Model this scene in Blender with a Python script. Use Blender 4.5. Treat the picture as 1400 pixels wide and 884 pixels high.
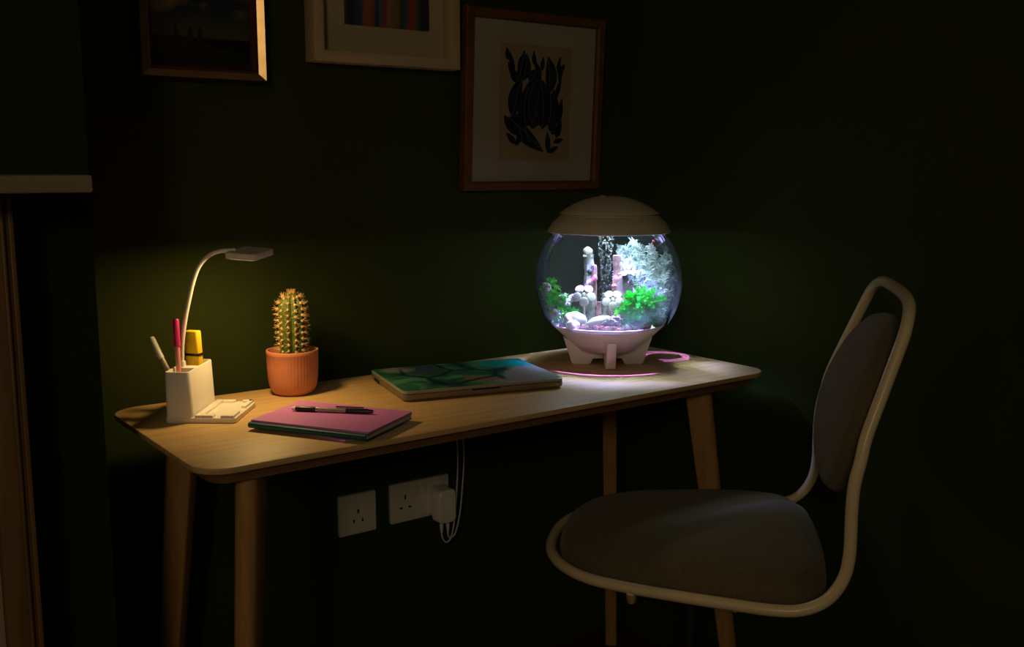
import bpy, bmesh, math, random
from mathutils import Vector, Matrix, Euler, noise

scn = bpy.context.scene
for o in list(bpy.data.objects):
    bpy.data.objects.remove(o)
col = scn.collection
PI = math.pi
R = math.radians

# ------------------------------------------------------------------ camera
cam_d = bpy.data.cameras.new('camera')
cam_d.sensor_width = 36.0
cam_d.lens = 36.0 * 1402.83 / 1400.0
cam_d.clip_start = 0.02
cam = bpy.data.objects.new('camera', cam_d)
cam.location = (-0.4612, -1.3281, 1.1503)
cam.rotation_euler = (R(90 - 8.718), 0, R(-36.556))
col.objects.link(cam)
scn.camera = cam

# ------------------------------------------------------------------ world, lights, exposure
w = bpy.data.worlds.new('night_room')
scn.world = w
w.use_nodes = True
w.node_tree.nodes['Background'].inputs[0].default_value = (1.0, 0.80, 0.52, 1)
w.node_tree.nodes['Background'].inputs[1].default_value = 0.045

def light(name, kind, loc, color, power, target=None, **kw):
    d = bpy.data.lights.new(name, kind)
    d.color = color
    d.energy = power
    for k, v in kw.items():
        setattr(d, k, v)
    o = bpy.data.objects.new(name, d)
    o.location = loc
    if target is not None:
        o.rotation_euler = (Vector(target) - Vector(loc)).to_track_quat('-Z', 'Y').to_euler()
    col.objects.link(o)
    return o

# a dim lamp far back in the room, behind and left of the camera
light('room_lamp', 'AREA', (-1.9, -2.6, 1.9), (1.0, 0.78, 0.46), 9.5, (0.7, 0.0, 0.7), shape='DISK', size=0.5)

scn.view_settings.view_transform = 'Standard'
scn.view_settings.look = 'None'
scn.view_settings.exposure = 0.0
scn.view_settings.gamma = 1.0
scn.view_settings.use_curve_mapping = False
scn.cycles.use_denoising = True
scn.cycles.transparent_max_bounces = 24
scn.cycles.max_bounces = 8
scn.cycles.caustics_reflective = False
scn.cycles.caustics_refractive = False

# ------------------------------------------------------------------ materials
def nodes_of(m):
    m.use_nodes = True
    nt = m.node_tree
    return nt, nt.nodes['Principled BSDF']

def mat(name, c, rough=0.5, metal=0.0, c2=None, scale=20.0, stretch=(1, 1, 1), bump=0.0, bscale=None,
        spec=0.5, sheen=0.0, coat=0.0, detail=4.0, lo=0.35, hi=0.65, emit=None, estr=0.0):
    m = bpy.data.materials.new(name)
    nt, b = nodes_of(m)
    b.inputs['Base Color'].default_value = (*c, 1)
    b.inputs['Roughness'].default_value = rough
    b.inputs['Metallic'].default_value = metal
    b.inputs['Specular IOR Level'].default_value = spec
    b.inputs['Sheen Weight'].default_value = sheen
    b.inputs['Coat Weight'].default_value = coat
    if emit:
        b.inputs['Emission Color'].default_value = (*emit, 1)
        b.inputs['Emission Strength'].default_value = estr
    tc = nt.nodes.new('ShaderNodeTexCoord')
    mp = nt.nodes.new('ShaderNodeMapping')
    mp.inputs['Scale'].default_value = stretch
    nt.links.new(tc.outputs['Object'], mp.inputs['Vector'])
    if c2 is None:
        c2 = tuple(x * 0.88 for x in c)
    n = nt.nodes.new('ShaderNodeTexNoise')
    n.inputs['Scale'].default_value = scale
    n.inputs['Detail'].default_value = detail
    nt.links.new(mp.outputs[0], n.inputs['Vector'])
    r = nt.nodes.new('ShaderNodeValToRGB')
    r.color_ramp.elements[0].position = lo
    r.color_ramp.elements[1].position = hi
    r.color_ramp.elements[0].color = (*c2, 1)
    r.color_ramp.elements[1].color = (*c, 1)
    nt.links.new(n.outputs['Fac'], r.inputs[0])
    nt.links.new(r.outputs[0], b.inputs['Base Color'])
    if bump > 0:
        n2 = nt.nodes.new('ShaderNodeTexNoise')
        n2.inputs['Scale'].default_value = bscale or scale * 6
        n2.inputs['Detail'].default_value = 3
        nt.links.new(mp.outputs[0], n2.inputs['Vector'])
        bp = nt.nodes.new('ShaderNodeBump')
        bp.inputs['Strength'].default_value = bump
        bp.inputs['Distance'].default_value = 0.002
        nt.links.new(n2.outputs['Fac'], bp.inputs['Height'])
        nt.links.new(bp.outputs[0], b.inputs['Normal'])
    return m

MAT = {}
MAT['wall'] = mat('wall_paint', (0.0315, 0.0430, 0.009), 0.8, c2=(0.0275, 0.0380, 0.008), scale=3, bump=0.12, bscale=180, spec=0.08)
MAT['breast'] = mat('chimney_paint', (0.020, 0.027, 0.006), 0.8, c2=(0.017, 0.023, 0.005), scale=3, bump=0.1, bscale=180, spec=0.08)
MAT['ceiling'] = mat('ceiling_paint', (0.55, 0.53, 0.48), 0.9, scale=4)
MAT['floor'] = mat('floor_boards', (0.10, 0.035, 0.018), 0.45, c2=(0.05, 0.016, 0.009), scale=3, stretch=(1, 14, 1), bump=0.1)
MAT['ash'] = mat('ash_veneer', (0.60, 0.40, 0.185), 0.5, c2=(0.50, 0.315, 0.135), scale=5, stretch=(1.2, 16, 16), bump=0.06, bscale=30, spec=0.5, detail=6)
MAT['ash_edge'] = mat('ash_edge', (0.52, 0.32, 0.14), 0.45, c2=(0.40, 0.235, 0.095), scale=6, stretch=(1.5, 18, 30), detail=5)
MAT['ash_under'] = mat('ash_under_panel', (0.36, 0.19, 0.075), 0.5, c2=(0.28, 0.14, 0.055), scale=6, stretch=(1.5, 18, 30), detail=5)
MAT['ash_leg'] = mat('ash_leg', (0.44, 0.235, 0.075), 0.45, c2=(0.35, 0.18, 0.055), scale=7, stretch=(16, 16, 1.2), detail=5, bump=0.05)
MAT['white'] = mat('white_plastic', (0.78, 0.75, 0.70), 0.38, c2=(0.75, 0.72, 0.67), scale=8)
MAT['white_dull'] = mat('white_socket_plastic', (0.62, 0.59, 0.52), 0.35, c2=(0.58, 0.55, 0.48), scale=8)
MAT['cable'] = mat('cable_plastic', (0.70, 0.68, 0.64), 0.45)
MAT['black'] = mat('black_plastic', (0.012, 0.012, 0.013), 0.35)
MAT['darkhole'] = mat('dark_slot', (0.008, 0.007, 0.006), 0.7)
MAT['terracotta'] = mat('terracotta_glaze', (0.58, 0.215, 0.115), 0.6, c2=(0.53, 0.19, 0.10), scale=14, bump=0.08)
MAT['soil'] = mat('potting_soil', (0.05, 0.03, 0.018), 0.95, c2=(0.015, 0.01, 0.006), scale=120, bump=0.9, bscale=300)
MAT['cactus'] = mat('cactus_skin', (0.080, 0.115, 0.014), 0.55, c2=(0.05, 0.085, 0.009), scale=60, bump=0.15)
MAT['areole'] = mat('cactus_areole', (0.70, 0.50, 0.22), 0.9, c2=(0.5, 0.33, 0.12), scale=300)
MAT['spine'] = mat('cactus_spine', (0.62, 0.40, 0.16), 0.6, c2=(0.45, 0.25, 0.1), scale=200)
MAT['pink_cover'] = mat('pink_cover', (0.62, 0.215, 0.64), 0.42, c2=(0.58, 0.20, 0.60), scale=10)
MAT['mauve_cover'] = mat('mauve_cover', (0.52, 0.18, 0.46), 0.5, c2=(0.47, 0.16, 0.42), scale=10)
MAT['teal_cover'] = mat('teal_cover', (0.008, 0.105, 0.115), 0.45, c2=(0.006, 0.085, 0.095), scale=10)
MAT['paper'] = mat('paper_pages', (0.62, 0.56, 0.46), 0.8, c2=(0.42, 0.37, 0.3), scale=30, stretch=(0.3, 0.3, 60))
MAT['chrome'] = mat('polished_metal', (0.75, 0.73, 0.70), 0.2, metal=1.0)
MAT['magenta'] = mat('magenta_cap', (0.60, 0.015, 0.17), 0.35)
MAT['pale_pink'] = mat('pale_pink_barrel', (0.80, 0.38, 0.33), 0.4, c2=(0.75, 0.25, 0.25), scale=40, stretch=(1, 1, 0.2))
MAT['yellow'] = mat('yellow_highlighter', (0.82, 0.56, 0.012), 0.4)
MAT['greybarrel'] = mat('clear_grey_barrel', (0.42, 0.33, 0.28), 0.3)
MAT['cream_tube'] = mat('cream_powder_coat', (0.74, 0.60, 0.37), 0.32, c2=(0.71, 0.57, 0.35), scale=10, spec=0.55)
MAT['fabric'] = mat('grey_wool_fabric', (0.145, 0.116, 0.070), 0.95, c2=(0.112, 0.089, 0.053), scale=220, bump=0.5, bscale=500, sheen=0.15, spec=0.15)
MAT['walnut'] = mat('brown_frame_wood', (0.15, 0.058, 0.016), 0.45, c2=(0.10, 0.036, 0.010), scale=6, stretch=(6, 6, 6), detail=5)
MAT['darkframe'] = mat('mahogany_frame', (0.10, 0.026, 0.010), 0.4, c2=(0.06, 0.015, 0.007), scale=8)
MAT['gilt'] = mat('gilded_edge', (0.66, 0.43, 0.20), 0.27, metal=0.85, c2=(0.56, 0.34, 0.14), scale=30)
MAT['creamframe'] = mat('cream_painted_frame', (0.44, 0.34, 0.20), 0.55, c2=(0.42, 0.32, 0.19), scale=7)
MAT['mount'] = mat('cream_mount_board', (0.42, 0.335, 0.21), 0.8, c2=(0.40, 0.32, 0.2), scale=12)
MAT['mountwhite'] = mat('white_mount_board', (0.46, 0.40, 0.33), 0.75, c2=(0.44, 0.38, 0.31), scale=12)
MAT['printpaper'] = mat('cream_print_paper', (0.40, 0.31, 0.185), 0.85, c2=(0.38, 0.295, 0.175), scale=12)
MAT['navy'] = mat('navy_ink', (0.010, 0.011, 0.028), 0.6, c2=(0.022, 0.024, 0.055), scale=40)
MAT['inkline'] = mat('pale_ink_line', (0.17, 0.16, 0.17), 0.7)
MAT['shelf'] = mat('mantel_paint', (0.30, 0.235, 0.15), 0.6, c2=(0.26, 0.2, 0.125), scale=10)
MAT['oak'] = mat('oak_surround', (0.17, 0.085, 0.025), 0.5, c2=(0.12, 0.058, 0.017), scale=6, stretch=(14, 14, 1))
MAT['marble'] = mat('pale_slip', (0.34, 0.28, 0.21), 0.4, c2=(0.27, 0.22, 0.16), scale=9)
# aquarium
MAT['aq_plastic'] = mat('aquarium_white_plastic', (0.70, 0.67, 0.71), 0.42, c2=(0.68, 0.65, 0.69), scale=6)  # lavender tint puts the glow from the desk into the plastic
MAT['aq_lid'] = mat('aquarium_lid_plastic', (0.58, 0.54, 0.43), 0.5, c2=(0.56, 0.52, 0.41), scale=6)
MAT['led'] = mat('led_diffuser', (0.9, 0.9, 0.9), 0.5, emit=(0.72, 0.95, 1.0), estr=8.0)
MAT['lamp_led'] = mat('lamp_led_diffuser', (0.9, 0.85, 0.7), 0.5, emit=(1.0, 0.80, 0.45), estr=0.8)
MAT['pebble'] = mat('white_pebble', (0.66, 0.66, 0.68), 0.5, c2=(0.58, 0.58, 0.60), scale=20)
MAT['pinkrock'] = mat('pink_rock', (0.50, 0.13, 0.24), 0.7, c2=(0.10, 0.025, 0.06), scale=60, bump=0.6, bscale=120)
MAT['purplerock'] = mat('purple_rock', (0.34, 0.22, 0.36), 0.75, c2=(0.10, 0.06, 0.12), scale=60, bump=0.6, bscale=120)
MAT['gravel'] = mat('mixed_gravel', (0.62, 0.52, 0.56), 0.8, c2=(0.32, 0.14, 0.21), scale=70, bump=0.7, bscale=140)
MAT['ruin'] = mat('ruin_stone', (0.20, 0.20, 0.22), 0.8, c2=(0.05, 0.045, 0.05), scale=55, bump=0.8, bscale=90)
MAT['ruinpink'] = mat('ruin_pink_stone', (0.30, 0.15, 0.20), 0.8, c2=(0.10, 0.045, 0.065), scale=60, bump=0.8, bscale=90)
MAT['ornwhite'] = mat('white_ceramic', (0.42, 0.40, 0.43), 0.6, c2=(0.32, 0.30, 0.33), scale=25)
MAT['redberry'] = mat('red_berry', (0.5, 0.01, 0.03), 0.4)

def leafy(name, c, c2):
    m = mat(name, c, 0.6, c2=c2, scale=60, spec=0.08)
    nt = m.node_tree; b = nt.nodes['Principled BSDF']; out = nt.nodes['Material Output']
    tr = nt.nodes.new('ShaderNodeBsdfTranslucent'); mx = nt.nodes.new('ShaderNodeMixShader'); mx.inputs[0].default_value = 0.5
    nt.links.new(b.inputs['Base Color'].links[0].from_socket, tr.inputs[0])
    nt.links.new(b.outputs[0], mx.inputs[1]); nt.links.new(tr.outputs[0], mx.inputs[2]); nt.links.new(mx.outputs[0], out.inputs[0])
    return m
MAT['leafgreen'] = leafy('bright_green_plastic', (0.012, 0.72, 0.05), (0.006, 0.52, 0.03))
MAT['leaflime'] = leafy('lime_green_plastic', (0.25, 0.78, 0.10), (0.09, 0.60, 0.06))
MAT['frond'] = leafy('white_plant', (0.66, 0.73, 0.76), (0.42, 0.50, 0.53))
MAT['frond2'] = leafy('pale_grey_plant', (0.62, 0.70, 0.73), (0.38, 0.45, 0.48))
def glassy(name, tint, veil, ior=1.45, vcol=(0.8, 0.85, 0.9)):
    """thin clear wall: passes light straight, mirrors by Fresnel, plus a pale translucent veil"""
    m = bpy.data.materials.new(name)
    m.use_nodes = True
    nt = m.node_tree
    nt.nodes.clear()
    out = nt.nodes.new('ShaderNodeOutputMaterial')
    tr = nt.nodes.new('ShaderNodeBsdfTransparent'); tr.inputs[0].default_value = (*tint, 1)
    gl = nt.nodes.new('ShaderNodeBsdfGlossy'); gl.inputs['Roughness'].default_value = 0.03
    df = nt.nodes.new('ShaderNodeBsdfTranslucent'); df.inputs[0].default_value = (*vcol, 1)
    fr = nt.nodes.new('ShaderNodeFresnel'); fr.inputs[0].default_value = ior
    ns = nt.nodes.new('ShaderNodeTexNoise'); ns.inputs['Scale'].default_value = 12
    ml = nt.nodes.new('ShaderNodeMath'); ml.operation = 'MULTIPLY'; ml.inputs[1].default_value = veil * 2
    nt.links.new(ns.outputs['Fac'], ml.inputs[0])
    m1 = nt.nodes.new('ShaderNodeMixShader')
    m2 = nt.nodes.new('ShaderNodeMixShader')
    nt.links.new(ml.outputs[0], m1.inputs[0])
    nt.links.new(tr.outputs[0], m1.inputs[1]); nt.links.new(df.outputs[0], m1.inputs[2])
    nt.links.new(fr.outputs[0], m2.inputs[0])
    nt.links.new(m1.outputs[0], m2.inputs[1]); nt.links.new(gl.outputs[0], m2.inputs[2])
    nt.links.new(m2.outputs[0], out.inputs[0])
    return m
MAT['globe'] = glassy('clear_acrylic', (0.985, 0.992, 0.99), 0.040, 1.16)  # veil imitates the grey haze of scattered light in the bowl
MAT['bubble'] = glassy('air_bubble', (0.96, 0.98, 1.0), 0.16, 1.6, (0.9, 0.95, 1))
MAT['pictureglass'] = glassy('picture_glass', (0.97, 0.97, 0.97), 0.0, 1.25)

# ------------------------------------------------------------------ mesh builder
class MB:
    def __init__(self, xf=None):
        self.v = []; self.f = []; self.mi = []
        self.xf = xf or Matrix.Identity(4)
        self.cur = 0
    def _add(self, vs, fs):
        b = len(self.v)
        self.v += [tuple(self.xf @ Vector(p)) for p in vs]
        self.f += [tuple(b + i for i in f) for f in fs]
        self.mi += [self.cur] * len(fs)
        return self
    def box(self, c, s, rot=None):
        x, y, z = (k / 2 for k in s)
        p = [Vector((sx * x, sy * y, sz * z)) for sx in (-1, 1) for sy in (-1, 1) for sz in (-1, 1)]
        if rot is not None:
            p = [rot @ q for q in p]
        p = [q + Vector(c) for q in p]
        return self._add(p, [(0, 1, 3, 2), (4, 6, 7, 5), (0, 4, 5, 1), (2, 3, 7, 6), (0, 2, 6, 4), (1, 5, 7, 3)])
    def loft(self, loops, cap0=True, cap1=True, closed=False):
        n = len(loops[0]); vs = [p for l in loops for p in l]; fs = []
        k = len(loops)
        for i in range(k if closed else k - 1):
            a = i * n; b = ((i + 1) % k) * n
            for j in range(n):
                fs.append((a + j, a + (j + 1) % n, b + (j + 1) % n, b + j))
        if not closed:
            if cap0: fs.append(tuple(reversed(range(n))))
            if cap1: fs.append(tuple(range((k - 1) * n, k * n)))
        return self._add(vs, fs)
    def lathe(self, prof, seg=48, cap0=False, cap1=False, c=(0, 0, 0)):
        loops = []
        for r, z in prof:
            loops.append([(c[0] + r * math.cos(2 * PI * i / seg), c[1] + r * math.sin(2 * PI * i / seg), c[2] + z) for i in range(seg)])
        return self.loft(loops, cap0, cap1)
    def tube(self, path, rad, seg=10, closed=False, caps=True):
        pts = [Vector(p) for p in path]; n = len(pts)
        rr = rad if isinstance(rad, (list, tuple)) else [rad] * n
        loops = []; up = None
        for i in range(n):
            if closed: t = pts[(i + 1) % n] - pts[i - 1]
            else: t = pts[min(i + 1, n - 1)] - pts[max(i - 1, 0)]
            t.normalize()
            if up is None:
                up = Vector((0, 0, 1)) if abs(t.z) < 0.9 else Vector((1, 0, 0))
            up = (up - t * up.dot(t)).normalized()
            s = t.cross(up)
            loops.append([pts[i] + (up * math.cos(2 * PI * j / seg) + s * math.sin(2 * PI * j / seg)) * rr[i] for j in range(seg)])
        return self.loft(loops, caps, caps, closed)
    def prism(self, outline, z0, z1):
        n = len(outline)
        return self.loft([[(x, y, z0) for x, y in outline], [(x, y, z1) for x, y in outline]])
    def ball(self, c, r, seg=12, rings=8, rot=None, lump=0.0, seed=0):
        r = r if isinstance(r, (list, tuple)) else (r, r, r)
        vs = []; fs = []
        def put(d):
            k = 1.0
            if lump: k += lump * noise.noise(Vector(d) * 1.9 + Vector((seed * 3.7, seed * 1.3, seed)))
            q = Vector((d[0] * r[0], d[1] * r[1], d[2] * r[2])) * k
            if rot is not None: q = rot @ q
            vs.append(q + Vector(c))
        put((0, 0, 1))
        for i in range(1, rings):
            t = PI * i / rings
            for j in range(seg):
                a = 2 * PI * j / seg
                put((math.sin(t) * math.cos(a), math.sin(t) * math.sin(a), math.cos(t)))
        put((0, 0, -1))
        for j in range(seg): fs.append((0, 1 + j, 1 + (j + 1) % seg))
        for i in range(rings - 2):
            for j in range(seg):
                a = 1 + i * seg; b = a + seg
                fs.append((a + j, b + j, b + (j + 1) % seg, a + (j + 1) % seg))
        e = len(vs) - 1; a = 1 + (rings - 2) * seg
        for j in range(seg): fs.append((e, a + (j + 1) % seg, a + j))
        return self._add(vs, fs)
    def build(self, name, m, parent=None, smooth=35, bevel=0.0, bseg=2):
        me = bpy.data.meshes.new(name)
        me.from_pydata(self.v, [], self.f)
        ms = m if isinstance(m, (list, tuple)) else [m]
        for x in ms: me.materials.append(MAT[x] if isinstance(x, str) else x)
        if len(ms) > 1: me.polygons.foreach_set('material_index', self.mi)
        me.update()
        b = bmesh.new(); b.from_mesh(me)
        bmesh.ops.recalc_face_normals(b, faces=b.faces)
        if bevel > 0:
            ed = [e for e in b.edges if len(e.link_faces) == 2 and e.calc_face_angle(0) > 0.6]
            bmesh.ops.bevel(b, geom=ed, offset=bevel, segments=bseg, affect='EDGES', profile=0.5, clamp_overlap=True)
        b.to_mesh(me); b.free()
        if smooth:
            me.shade_smooth()
            me.set_sharp_from_angle(angle=R(smooth))
        o = bpy.data.objects.new(name, me)
        col.objects.link(o)
        if parent: o.parent = parent
        return o

def tag(o, label=None, cat=None, group=None, kind=None):
    if label: o['label'] = label
    if cat: o['category'] = cat
    if group: o['group'] = group
    if kind: o['kind'] = kind
    return o

def thing(name, loc, label, cat, rz=0.0, group=None):
    o = bpy.data.objects.new(name, None)
    o.empty_display_size = 0.02
    o.location = loc
    o.rotation_euler = (0, 0, rz)
    col.objects.link(o)
    return tag(o, label, cat, group)

def rrect(x0, x1, y0, y1, r, n=8):
    pts = []
    for cx, cy, a0 in ((x1 - r, y1 - r, 0), (x0 + r, y1 - r, 90), (x0 + r, y0 + r, 180), (x1 - r, y0 + r, 270)):
        for i in range(n + 1):
            a = R(a0 + 90 * i / n)
            pts.append((cx + r * math.cos(a), cy + r * math.sin(a)))
    return pts

def lp(pts, z):
    return [(x, y, z) for x, y in pts]

def smoothpath(pts, n=8, closed=False):
    P = [Vector(p) for p in pts]; out = []; k = len(P)
    for i in range(k if closed else k - 1):
        if closed: a, b, c, d = P[i - 1], P[i], P[(i + 1) % k], P[(i + 2) % k]
        else: a, b, c, d = P[max(i - 1, 0)], P[i], P[i + 1], P[min(i + 2, k - 1)]
        for j in range(n):
            t = j / n
            out.append(0.5 * ((2 * b) + (c - a) * t + (2 * a - 5 * b + 4 * c - d) * t * t + (3 * b - a - 3 * c + d) * t ** 3))
    if not closed: out.append(P[-1])
    return out

# ------------------------------------------------------------------ setting
WY = 0.51          # back wall plane
WX = 1.237         # right wall plane
BY = 0.15          # chimney breast front
BX = -0.083        # chimney breast right edge
def struct(o, label=None):
    o['kind'] = 'structure'
    if label: o['label'] = label
    return o
struct(MB().box((-0.35, -1.2, -0.05), (3.3, 3.6, 0.1)).build('floor', 'floor', smooth=0), 'dark reddish wooden floor')
struct(MB().box((-0.35, WY + 0.05, 1.25), (3.3, 0.1, 2.5)).build('wall_back', 'wall', smooth=0), 'dark green wall behind the desk')
struct(MB().box((WX + 0.05, -1.25, 1.25), (0.1, 3.5, 2.5)).build('wall_right', 'wall', smooth=0), 'dark green wall behind the chair')
struct(MB().box((-0.35, -1.2, 2.55), (3.3, 3.6, 0.1)).build('ceiling', 'ceiling', smooth=0), 'off white ceiling')
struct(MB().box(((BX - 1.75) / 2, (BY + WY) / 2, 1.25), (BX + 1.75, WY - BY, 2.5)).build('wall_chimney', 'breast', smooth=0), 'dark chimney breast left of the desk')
def skirting(name, ax, a0, a1, wallpos):
    m = MB()
    prof = [(0, 0), (0.018, 0), (0.018, 0.085), (0.012, 0.095), (0.012, 0.105), (0.004, 0.115), (0, 0.115)]
    loops = []
    for a in (a0, a1):
        loops.append([(a, wallpos - d, z) if ax == 'x' else (wallpos - d, a, z) for d, z in prof])
    m.loft(loops)
    return struct(m.build(name, 'wall', smooth=0), 'dark green painted baseboard')
skirting('baseboard_back', 'x', BX, WX, WY)
skirting('baseboard_right', 'y', -2.9, WY - 0.018, WX)

# mantelpiece on the chimney breast
t = thing('mantelpiece', (-0.85, BY, 0), 'pale mantel shelf on oak fireplace surround left of the desk', 'fireplace')
sh = MB()
sh.box((0, -0.095, 1.1295), (1.445, 0.19, 0.021))
sh.build('mantel_shelf', 'shelf', t, bevel=0.003)
for s in (-1, 1):
    m = MB()
    xo = s * 0.652
    m.box((xo - s * 0.020, -0.04, 0.5595), (0.040, 0.08, 1.119))
    p = m.build('pilaster', 'oak', t, bevel=0.003)
    q = MB()
    q.box((xo - s * 0.003, -0.084, 0.5595), (0.006, 0.008, 1.119))
    q.box((xo - s * 0.013, -0.0835, 0.5595), (0.004, 0.006, 1.119))
    q.build('bead_moulding', 'oak', p, bevel=0.001)
    q = MB().box((xo - s * 0.09, -0.03, 0.45), (0.10, 0.06, 0.90))
    q.build('slip', 'marble', t, bevel=0.002)
MB().box((0, -0.035, 1.0095), (1.224, 0.07, 0.219)).build('frieze', 'oak', t, bevel=0.003)
MB().box((0, -0.003, 0.45), (0.93, 0.006, 0.90)).build('firebox', 'darkhole', t, smooth=0)

# ------------------------------------------------------------------ desk
DZ = 0.74
t = thing('desk', (0.59, 0.225, 0), 'narrow light ash wood desk with rounded corners and splayed legs', 'desk')
def dk(inset, r):
    return rrect(-0.59 + inset, 0.59 - inset, -0.225 + inset, 0.225 - inset, max(r, 0.01))
m = MB()
m.loft([lp(dk(0.004, 0.046), DZ - 0.0095), lp(dk(0.0005, 0.0495), DZ - 0.009), lp(dk(0, 0.05), DZ - 0.008), lp(dk(0, 0.05), DZ - 0.0016), lp(dk(0.0005, 0.0495), DZ - 0.0005), lp(dk(0.0018, 0.048), DZ)])
m.build('tabletop', 'ash', t, smooth=40)
m = MB()
m.loft([lp(dk(0.030, 0.03), DZ - 0.030), lp(dk(0.026, 0.03), DZ - 0.030), lp(dk(0.012, 0.04), DZ - 0.012), lp(dk(0.008, 0.044), DZ - 0.0095)])
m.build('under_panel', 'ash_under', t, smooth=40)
def leg(top, foot, dx, dy):
    """rounded-nose section, long side along the outward diagonal"""
    d = Vector((dx, dy, 0)).normalized(); n = Vector((-d.y, d.x, 0))
    m = MB(); loops = []
    for k in range(9):
        u = k / 8
        c = Vector(foot).lerp(Vector(top), u)
        L = 0.032 + (0.054 - 0.032) * u; T = 0.027 + (0.034 - 0.027) * u
        pts = []
        for i in range(13):
            a = -PI / 2 + PI * i / 12
            pts.append(c + d * (L / 2 - T * 0.42 + T * 0.42 * math.cos(a)) + n * (T / 2 * math.sin(a)))
        rr = 0.004
        for i in range(4):
            a = R(90 + 30 * i); pts.append(c + d * (-L / 2 + rr + rr * math.cos(a)) + n * (T / 2 - rr + rr * math.sin(a)))
        for i in range(4):
            a = R(180 + 30 * i); pts.append(c + d * (-L / 2 + rr + rr * math.cos(a)) + n * (-T / 2 + rr + rr * math.sin(a)))
        loops.append([tuple(p) for p in pts])
    m.loft(loops)
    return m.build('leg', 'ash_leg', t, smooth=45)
off = Vector((0.59, 0.225, 0))
for top, foot, dx, dy in (((0.096, 0.066, 0.712), (0.040, 0.028, 0), -1, -1), ((0.106, 0.385, 0.712), (0.050, 0.430, 0), -1, 1),
                          ((1.052, 0.082, 0.712), (1.150, 0.040, 0), 1, -1), ((1.080, 0.378, 0.712), (1.140, 0.424, 0), 1, 1)):
    leg(Vector(top) - off, Vector(foot) - off, dx, dy)

# ------------------------------------------------------------------ pictures on the wall
def frame_part(m, W_, H_, prof):
    """mitred frame; prof = list of (inset from outer edge, y) around the section; front is -y"""
    loops = []
    for d, y in prof:
        loops.append([(-W_ / 2 + d, y, d), (W_ / 2 - d, y, d), (W_ / 2 - d, y, H_ - d), (-W_ / 2 + d, y, H_ - d)])
    m.loft(loops, closed=True)

# brown framed linocut, top leaning off the wall
tilt = 0.016 / 0.375
t = thing('framed_print', (0.9480, WY - 0.022, 1.098), 'brown wood frame with navy leaf linocut above the fish bowl', 'picture')
t.rotation_euler = (tilt, 0, 0)
FW, FH = 0.378, 0.378
m = MB(); frame_part(m, FW, FH, [(0, 0.018), (0, -0.0), (0.002, -0.003), (0.016, -0.003), (0.019, 0.002), (0.019, 0.018)])
m.build('frame', 'walnut', t, smooth=30)
MB().box((0, 0.012, FH / 2), (FW - 0.03, 0.003, FH - 0.03)).build('mount', 'mountwhite', t, smooth=0)
MB().box((0.003, 0.0100, 0.188), (0.196, 0.0012, 0.246)).build('print_sheet', 'printpaper', t, smooth=0)
MB().box((0, 0.0045, FH / 2), (FW - 0.038, 0.0012, FH - 0.038)).build('glazing', 'pictureglass', t, smooth=0)
AX0, AZ0, AS = 0.9455, 1.098, 1.0
def art(px, py):
    # position on the sheet taken from the print's own proportions (0..1 across, 0..1 up)
    return ((px - 0.5) * 0.176 + 0.003, 0.188 + (py - 0.5) * 0.232)
def leafshape(m, a, b, wd, y, bend=0.0, n=7):
    a = Vector(art(*a)); b = Vector(art(*b)); d = b - a; L = d.length; d.normalize(); nn = Vector((-d.y, d.x))
    up = []; dn = []
    for i in range(n + 1):
        u = i / n; w_ = wd * (math.sin(PI * u ** 0.85)) ** 0.8 if 0 < u < 1 else 0.0005
        c = a + d * L * u + nn * bend * math.sin(PI * u)
        up.append(c + nn * w_); dn.append(c - nn * w_)
    pts = up + dn[::-1]
    m.loft([[(p.x, y, p.y) for p in pts], [(p.x, y - 0.0006, p.y) for p in pts]])
def strokeline(m, pts, y, wd=0.0011):
    q = smoothpath([(*art(*p), 0) for p in pts], 5)
    up = []; dn = []
    for i in range(len(q)):
        tt = (q[min(i + 1, len(q) - 1)] - q[max(i - 1, 0)]).normalized(); nn = Vector((-tt.y, tt.x, 0))
        up.append(q[i] + nn * wd / 2); dn.append(q[i] - nn * wd / 2)
    for i in range(len(q) - 1):
        vs = [(p.x, yy, p.y) for yy in (y, y - 0.0003) for p in (up[i], up[i + 1], dn[i + 1], dn[i])]
        m._add(vs, [(0, 1, 2, 3), (4, 5, 6, 7), (0, 1, 5, 4), (2, 3, 7, 6)])
ink = MB(); ln = MB(); YI = 0.0092; YL = 0.0085
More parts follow.
